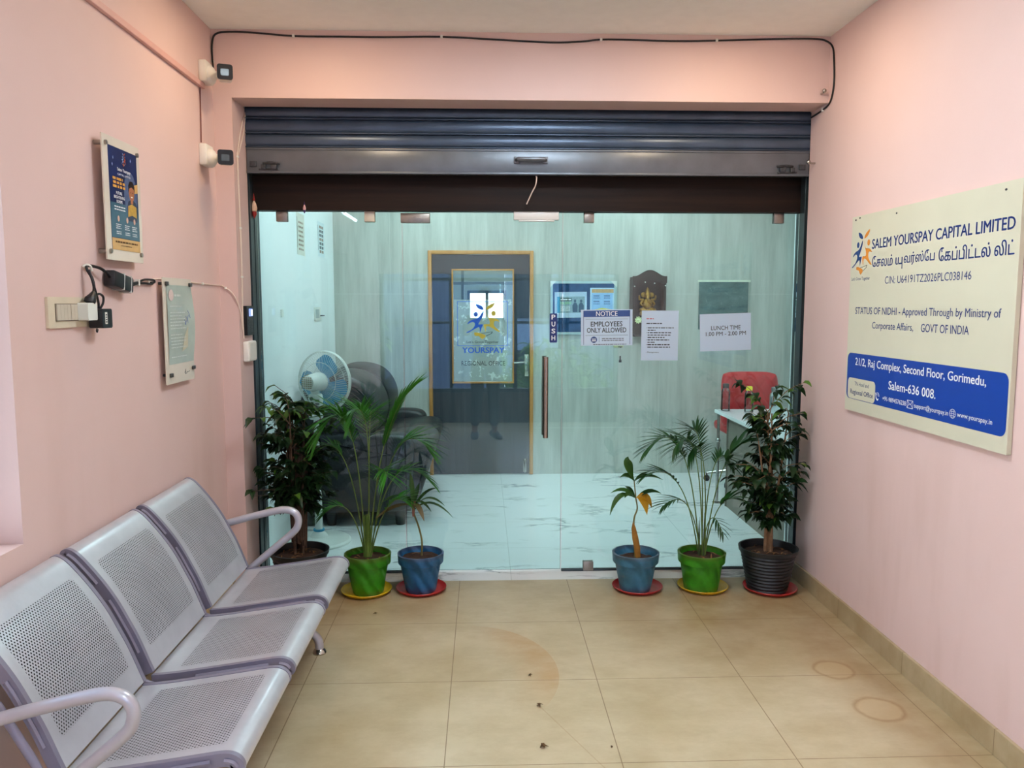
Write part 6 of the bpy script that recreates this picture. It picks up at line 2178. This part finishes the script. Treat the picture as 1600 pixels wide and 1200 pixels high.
g.build('leaf_base', mat('reddish_leaf_base', (146, 92, 80), 0.5, var=0.2), t, 60)

# blue pot across the doorway: sapling with yellowing leaves
px, py = 0.825, 4.165
saucer('saucer.003', 0.843, 4.195, RSAU, 'red saucer under the faded blue pot of the yellowing sapling')
t = thing('potted_sapling', (px, py, 0.012), 'thin sapling with yellowing leaves in a faded blue pot on a red saucer', 'plant', 'plants along the glass front')
zs = pot_classic(t, px, py, 0.0095, BLUEPOT2, 0.208, 0.124, 0.080)
soil(t, px, py, zs - 0.012, 0.106, 24, 0)
OCH = mat('dry_ochre_sheath', (150, 104, 34), 0.7, var=0.25, scale=20)
G().tube([(px - 0.002, py, zs - 0.01), (px - 0.012, py, zs + 0.16), (px - 0.010, py, zs + 0.22), (px + 0.005, py, zs + 0.27), (px - 0.004, py, zs + 0.33), (px - 0.014, py, zs + 0.42)], [0.0060, 0.0030], 8, smooth=5).build('stem', mat('olive_stem', (110, 104, 58)), t, 60)
g = G()
strip(g, [V((px + 0.014, py - 0.012, zs - 0.01)), V((px + 0.008, py - 0.014, zs + 0.05)), V((px - 0.004, py - 0.014, zs + 0.11)), V((px - 0.014, py - 0.012, zs + 0.165)), V((px - 0.018, py - 0.01, zs + 0.20))], [0.014, 0.017, 0.017, 0.012, 0.001], V((0.1, -1, 0)), -0.5)
g.tube([(px + 0.008, py, zs - 0.01), (px - 0.002, py - 0.004, zs + 0.10), (px - 0.010, py, zs + 0.17)], [0.012, 0.006], 8)
g.build('dry_sheath', OCH, t, 60)
SAPL = mat_leaf('sapling_leaf', (28, 64, 26), (66, 108, 40), 0.35)
SAPY = mat_leaf('yellow_leaf', (176, 128, 22), (222, 168, 40), 0.5)
n0, n1 = V((px - 0.004, py, zs + 0.325)), V((px - 0.014, py, zs + 0.42))
for o_, dx, dy, dz, c_, w_, m_ in ((n1, -0.035, 0, 0.135, (-0.055, 0, 0.10), 0.030, SAPL), (n1, -0.075, 0.02, 0.015, (-0.04, 0, 0.05), 0.021, SAPL), (n1, 0.09, -0.02, 0.06, (0.03, 0, 0.04), 0.010, SAPL),
        (n1, 0.15, -0.03, 0.012, (0.06, 0, 0.055), 0.016, SAPL), (n0, -0.145, -0.03, -0.085, (-0.10, 0, 0.07), 0.018, SAPL), (n0, -0.135, 0.02, 0.025, (-0.06, 0, 0.075), 0.018, SAPL), (n0, 0.135, -0.02, 0.03, (0.07, 0, 0.06), 0.018, SAPL),
        (n0, -0.07, -0.05, 0.015, (-0.04, 0, 0.05), 0.018, SAPL), (n0, 0.05, -0.06, -0.075, (0.035, -0.03, 0.045), 0.031, SAPY), (n0, 0.080, -0.04, -0.045, (0.05, -0.02, 0.05), 0.026, SAPY), (n0, -0.05, 0.07, 0.05, (-0.03, 0.04, 0.06), 0.013, SAPL)):
    g = G()
    strip(g, bez(o_, o_ + V(c_), o_ + V((dx, dy, dz)), 8), [w_ * q for q in (0.10, 0.35, 0.72, 0.95, 1.0, 0.9, 0.65, 0.35, 0.02)], V((0.05, -0.45, 1)).normalized(), 0.30)
    g.build('leaf', m_, t, 70)

# the two weeping figs in black pots
ficus('potted_fig', -1.0, 4.215, 0.0, 'dense dark weeping fig in a black pot partly hidden behind the bench', 31, 6, 1250, spread=0.235, bundle=True,
      extra=((-1.20, 4.04, 0.60, 0.1), (-1.19, 4.06, 0.57, 0.1), (-1.10, 4.2, 1.13, 0.2), (-1.19, 4.05, 0.98, 0.12), (-0.76, 4.15, 0.96, 0.1), (-0.80, 4.1, 0.93, 0.1), (-0.84, 4.1, 0.62, 0.05)))
saucer('saucer.004', 1.568, 4.155, RSAU, 'red saucer under the large black pot beside the pink wall', 0.145)
ficus('potted_fig.001', 1.548, 4.145, 0.0095, 'tall weeping fig in a ribbed black pot on a red saucer beside the pink wall', 32, 5, 780, spread=0.215,
      extra=((1.30, 4.10, 1.18, 0.2), (1.70, 4.1, 1.15, 0.15), (1.69, 4.12, 0.98, 0.1), (1.715, 4.05, 0.72, 0.1), (1.30, 4.05, 0.72, 0.1), (1.32, 4.1, 0.62, 0.1), (1.42, 4.1, 1.10, 0.2), (1.56, 4.1, 1.14, 0.2)))

# ---------------------------------------------------------------- dry bits on the tiles
rnd = random.Random(77)
for i, (x, y, s, lb) in enumerate(((0.214, 2.936, 1.0, 'curled brown leaf scrap at the end of the mop swirl on the tiles'), (0.205, 2.645, 1.1, 'crumpled brown leaf scrap alone on the tile below the mop swirl'), (0.449, 2.636, 0.45, 'tiny dark seed husk by the tile joint, below the mop swirl'), (-0.552, 3.878, 0.7, 'brown crumb on the tiles in front of the yellow saucer by the bench'), (0.191, 3.187, 0.6, 'small brown crumb inside the mop swirl on the tiles'))):
    g = G()
    for k in range(3):
        a = rnd.uniform(0, 6.28)
        d = V((math.cos(a), math.sin(a), 0)) * 0.014 * s
        c = V((x + rnd.uniform(-0.006, 0.006) * s, y + rnd.uniform(-0.006, 0.006) * s, 0.003 + 0.001 * k))
        strip(g, [c - d, c + V((0, 0, 0.004 * s)), c + d], [0.001, 0.0055 * s, 0.001], fold=0.6)
    tag(g.build('leaf_scrap' + ('' if i == 0 else '.%03d' % i), mat('dark_dry_leaf', (82, 58, 26), 0.85, var=0.3, scale=50), None, 60, org=(x, y, 0)), lb, 'leaf scrap', 'dry scraps on the tiles')


# ================================================================ lamps
t = thing('tube_light', (XL, 1.33, 2.41), 'long LED tube light mounted on the pink wall above the bench', 'lamp')
G().bb(XL, XL + 0.035, 0.71, 1.95, 2.40, 2.43, 0.004).build('batten', WHITEP, t, 0)
G().cyl((XL + 0.05, 0.73, 2.41), (XL + 0.05, 1.93, 2.41), 0.015, n=14).build('tube', mat_emit('tube_glow', (0.82, 0.93, 1.0), TUBE_W), t)
for i, (x, y) in enumerate(DOWN):
    t = thing('ceiling_downlight' + ('' if i == 0 else '.%03d' % i), (x, y, CEIL), ('round warm ceiling downlight above the far end of the bench', 'round warm ceiling downlight in front of the sign board wall', 'round warm ceiling downlight above the near end of the bench', 'round warm ceiling downlight behind the sign board')[i], 'lamp', 'warm ceiling downlights')
    G().lathe([(0.0, -0.006), (0.030, -0.006), (0.042, -0.010), (0.050, -0.006), (0.050, 0.0), (0.0, 0.0)], (x, y, CEIL), 24).build('trim_ring', WHITEP, t)
    G().lathe([(0.0, -0.0125), (0.028, -0.0125), (0.028, -0.007), (0.0, -0.007)], (x, y, CEIL), 20).build('lens', mat_emit('warm_lens', (1.0, 0.72, 0.42), 8.0) if i == 0 else bpy.data.materials['warm_lens'], t)
for i, (x, y) in enumerate(((-0.35, 4.98), (1.35, 4.98), (-0.35, 6.45), (1.35, 6.45))):
    t = thing('ceiling_panel' + ('' if i == 0 else '.%03d' % i), (x, y, 2.86), ('square LED panel on the office ceiling above the sofa side, close to the glass', 'square LED panel on the office ceiling above the desk side, close to the glass', 'square LED panel on the office ceiling above the sofa side, near the wooden door', 'square LED panel on the office ceiling above the desk side, near the shrine wall')[i], 'lamp', 'office ceiling panels')
    G().bb(x - 0.31, x + 0.31, y - 0.31, y + 0.31, 2.845, 2.86, 0.003).build('frame', WHITEP, t, 0)
    G().bb(x - 0.285, x + 0.285, y - 0.285, y + 0.285, 2.842, 2.846).build('diffuser', mat_emit('panel_glow', (0.88, 0.97, 1.0), PANEL_W) if i == 0 else bpy.data.materials['panel_glow'], t, 0)
t = thing('ceiling_panel.004', (0.0, 8.6, 2.7), 'LED panel on the ceiling of the room beyond the wooden door', 'lamp', 'office ceiling panels')
G().bb(-0.3, 0.3, 8.1, 8.7, 2.69, 2.70).build('diffuser', bpy.data.materials['panel_glow'], t, 0)

for i, (x, y) in enumerate(((0.40, 2.88), (0.2, -0.50))):  # unseen fill panels, added to brighten the lobby
    t = thing('ceiling_panel.%03d' % (5 + i), (x, y, CEIL), ('added fill light panel on the lobby ceiling between the bench and the sign board', 'added fill light panel on the lobby ceiling above the photographer')[i], 'lamp', 'added lobby fill panels')
    G().bb(x - 0.31, x + 0.31, y - 0.31, y + 0.31, CEIL - 0.015, CEIL, 0.003).build('frame', WHITEP, t, 0)
    G().bb(x - 0.285, x + 0.285, y - 0.285, y + 0.285, CEIL - 0.018, CEIL - 0.014).build('diffuser', mat_emit('lobby_fill_glow', (0.78, 0.91, 1.0), LOBBY_FILL_W) if i == 0 else bpy.data.materials['lobby_fill_glow'], t, 0)

# ================================================================ outdoors seen in reflections
GRASS = mat('ground_outside', (176, 172, 160), 0.9)
struct(G().bb(-14, 14, -16, YR - 0.2, -3.2, -3.0), 'floor.003', GRASS)
bl_ = thing('building', (2.2, -11, -3), 'pale blue building across the street behind the lobby', 'building')
G().bb(0.6, 1.9, -13, -11, -3, 2.6).build('wall', mat('pale_blue_wall', (150, 178, 214), 0.8), bl_, 0)
b2_ = thing('building.001', (-3, -10, -3), 'dark blue clad building across the street behind the lobby', 'building')
G().bb(-9, 0.5, -11.5, -9.6, -3, 4.5).build('wall', mat('navy_cladding', (40, 62, 98), 0.5), b2_, 0)
G().bb(1.95, 9, -12.5, -10.4, -3, 4.5).build('wall', mat('grey_blue_cladding', (60, 76, 96), 0.5), b2_, 0)
g = G()
for i in range(1):
    for j in range(2):
        g.bb(0.8 + i * 1.6, 1.7 + i * 1.6, -10.99, -10.95, -0.8 + j * 2.0, 0.4 + j * 2.0)
g.build('window', mat('dark_window', (44, 56, 70), 0.2), bl_, 0)


def tree(name, x, y, zc, r, seed, label):
    rnd = random.Random(seed)
    t = thing(name, (x, y, -3), label, 'tree', 'trees behind the lobby')
    G().tube([(x, y, -3), (x + 0.1, y, -1), (x, y, zc)], [0.16, 0.06], 8).build('trunk', mat('tree_bark', (90, 70, 52), 0.9), t)
    g = G()
    for i in range(900):
        d = V((rnd.gauss(0, 1), rnd.gauss(0, 1), rnd.gauss(0, 0.8)))
        d = d.normalized() * r * rnd.uniform(0.4, 1.0)
        c = V((x, y, zc)) + V((d.x, d.y, d.z * 0.8))
        a = V((rnd.uniform(-1, 1), rnd.uniform(-1, 1), rnd.uniform(-0.6, 0.6))).normalized() * 0.16
        strip(g, [c - a, c + V((0, 0, 0.03)), c + a], [0.01, 0.06, 0.005], fold=0.3)
    g.build('crown', bpy.data.materials.get('tree_leaf') or mat_leaf('tree_leaf', (40, 80, 26), (116, 150, 60), 0.5, 2), t, 70)


tree('tree', 1.3, -6.4, -0.1, 1.3, 3, 'bushy green tree outside in front of the pale blue building')
tree('tree.001', -3.6, -7.0, 0.8, 1.7, 4, 'bushy green tree outside on its own')

# ================================================================ the photographer, standing at the camera
SKIN = mat('brown_skin', (142, 98, 72), 0.55, var=0.06)
PXC = 0.02
PY = -0.22
person = thing('person', (PXC, PY, 0), 'person in a dark shirt and trousers standing and holding up a phone', 'person')


def skinned(name, verts, edges, radii, m, parent, root=0, sub=1):
    me = bpy.data.meshes.new(name)
    o_ = V(person.location)
    me.from_pydata([tuple(V(v) - o_) for v in verts], edges, [])
    o = bpy.data.objects.new(name, me)
    COL.objects.link(o)
    o.parent = parent
    md = o.modifiers.new('skin', 'SKIN')
    md.use_smooth_shade = True
    for i, r in enumerate(radii):
        sv = me.skin_vertices[0].data[i]
        sv.radius = r if isinstance(r, tuple) else (r, r)
        sv.use_root = (i == root)
    sd = o.modifiers.new('subsurf', 'SUBSURF')
    sd.levels = sub
    sd.render_levels = sub
    me.materials.append(m)
    return o


vx, ed, rd = [], [], []


def jv(p, r, frm=None):
    vx.append(p)
    rd.append(r)
    if frm is not None:
        ed.append((frm, len(vx) - 1))
    return len(vx) - 1


hip = jv((PXC, PY, 0.92), (0.15, 0.10))
waist = jv((PXC, PY - 0.01, 1.08), (0.135, 0.092), hip)
chest = jv((PXC, PY - 0.02, 1.28), (0.155, 0.105), waist)
neckb = jv((PXC, PY - 0.02, 1.42), (0.075, 0.065), chest)
neck = jv((PXC, PY - 0.01, 1.49), (0.052, 0.055), neckb)
jaw = jv((PXC, PY + 0.015, 1.56), (0.062, 0.072), neck)
head = jv((PXC, PY + 0.005, 1.64), (0.076, 0.095), jaw)
crown = jv((PXC, PY - 0.005, 1.70), (0.060, 0.075), head)
nose = jv((PXC, PY + 0.105, 1.610), 0.011, jaw)
for s in (-1, 1):
    sh_ = jv((PXC + s * 0.175, PY - 0.02, 1.39), 0.055, chest)
    el = jv((PXC + s * 0.225, PY + 0.02, 1.20), 0.042, sh_)
    fa = jv((PXC + s * 0.150, PY + 0.09, 1.34), 0.036, el)
    wr = jv((PXC + s * 0.085, PY + 0.135, 1.475), 0.025, fa)
    pm = jv((PXC + s * 0.078, PY + 0.150, 1.525), (0.020, 0.032), wr)
    for k, (dz, ln) in enumerate(((0.030, 0.030), (0.014, 0.034), (-0.002, 0.031), (-0.016, 0.025))):
        f1 = jv((PXC + s * 0.082, PY + 0.178, 1.530 + dz), 0.0095, pm)
        f2 = jv((PXC + s * (0.082 - ln * 0.7), PY + 0.202, 1.535 + dz), 0.0085, f1)
        jv((PXC + s * (0.082 - ln * 1.3), PY + 0.204, 1.538 + dz), 0.0075, f2)
    t1 = jv((PXC + s * 0.062, PY + 0.160, 1.505), 0.0105, pm)
    jv((PXC + s * 0.040, PY + 0.178, 1.520), 0.0085, t1)
for s, fx_ in ((-1, -0.105), (1, 0.125)):
    th = jv((PXC + s * 0.085, PY + 0.0, 0.84), 0.082, hip)
    kn = jv((PXC + s * 0.098, PY + 0.03, 0.50), 0.056, th)
    an = jv((fx_ + PXC * 0, PY + 0.02, 0.11), 0.036, kn)
    jv((fx_, PY + 0.09, 0.045), 0.030, an)
skinned('body', vx, ed, rd, SKIN, person)
# clothing
SHIRT = mat('dark_shirt_cloth', (60, 62, 74), 0.85, var=0.1)
TROU = mat('dark_trouser_cloth', (34, 34, 38), 0.85, var=0.1)
sv = [(PXC, PY, 0.88), (PXC, PY - 0.01, 1.08), (PXC, PY - 0.02, 1.28), (PXC, PY - 0.02, 1.40), (PXC - 0.18, PY - 0.02, 1.385), (PXC - 0.222, PY + 0.012, 1.225), (PXC + 0.18, PY - 0.02, 1.385), (PXC + 0.222, PY + 0.012, 1.225)]
skinned('shirt', sv, [(0, 1), (1, 2), (2, 3), (2, 4), (4, 5), (2, 6), (6, 7)], [(0.172, 0.12), (0.152, 0.108), (0.172, 0.122), (0.088, 0.078), 0.070, 0.062, 0.070, 0.062], SHIRT, person)
tv = [(PXC, PY, 0.95)]
te, tr_ = [], [(0.158, 0.108)]
for s, fx_ in ((-1, -0.105), (1, 0.125)):
    i = len(tv)
    tv += [(PXC + s * 0.085, PY, 0.82), (PXC + s * 0.098, PY + 0.03, 0.50), (fx_, PY + 0.02, 0.12)]
    tr_ += [0.098, 0.075, 0.062]
    te += [(0, i), (i, i + 1), (i + 1, i + 2)]
skinned('trousers', tv, te, tr_, TROU, person)
for s, fx_ in ((-1, -0.105), (1, 0.125)):
    g = G()
    dirx = 0.0 if s < 0 else 0.35
    prof = []
    for k, (yy, w_, h_) in enumerate(((-0.085, 0.030, 0.060), (-0.05, 0.042, 0.085), (0.02, 0.044, 0.090), (0.09, 0.048, 0.062), (0.15, 0.046, 0.048), (0.185, 0.030, 0.036))):
        for j in range(12):
            a = 2 * math.pi * j / 12
            prof.append((fx_ + dirx * yy + w_ * math.cos(a), PY + 0.02 + yy, max(0.0, h_ / 2 + h_ / 2 * math.sin(a))))
    fs = []
    for k in range(5):
        for j in range(12):
            fs.append((k * 12 + j, k * 12 + (j + 1) % 12, k * 12 + 12 + (j + 1) % 12, k * 12 + 12 + j))
    fs += [tuple(range(12)), tuple(60 + j for j in range(12))]
    g.add(prof, fs).build('shoe', BLACKP, person, 60)
g = G()
g.ball((PXC, PY - 0.018, 1.665), (0.086, 0.100, 0.085), 18, 12)
hr = g.build('hair', mat('black_hair', (22, 20, 20), 0.5), person, 60)
g = G()
for s in (-1, 1):
    g.ball((PXC + s * 0.030, PY + 0.080, 1.625), (0.013, 0.010, 0.009), 10, 7)
g.build('eyes', WHITEP, person, 60)
g = G()
g.box((PXC, PY + 0.082, 1.575), (0.044, 0.014, 0.010), None, 0.004)
g.build('mouth', mat('lip', (132, 76, 66), 0.5), person, 60)
g = G()
for s in (-1, 1):
    g.ball((PXC + s * 0.080, PY + 0.0, 1.61), (0.012, 0.020, 0.030), 10, 8)
g.build('ears', SKIN, person, 60)
ph = thing('phone', (PXC, -0.022, 1.53), 'dark smartphone held up in both hands', 'phone')
G().box((PXC, -0.020, 1.545), (0.150, 0.008, 0.072), None, 0.003).build('body', BLACKP, ph, 40)
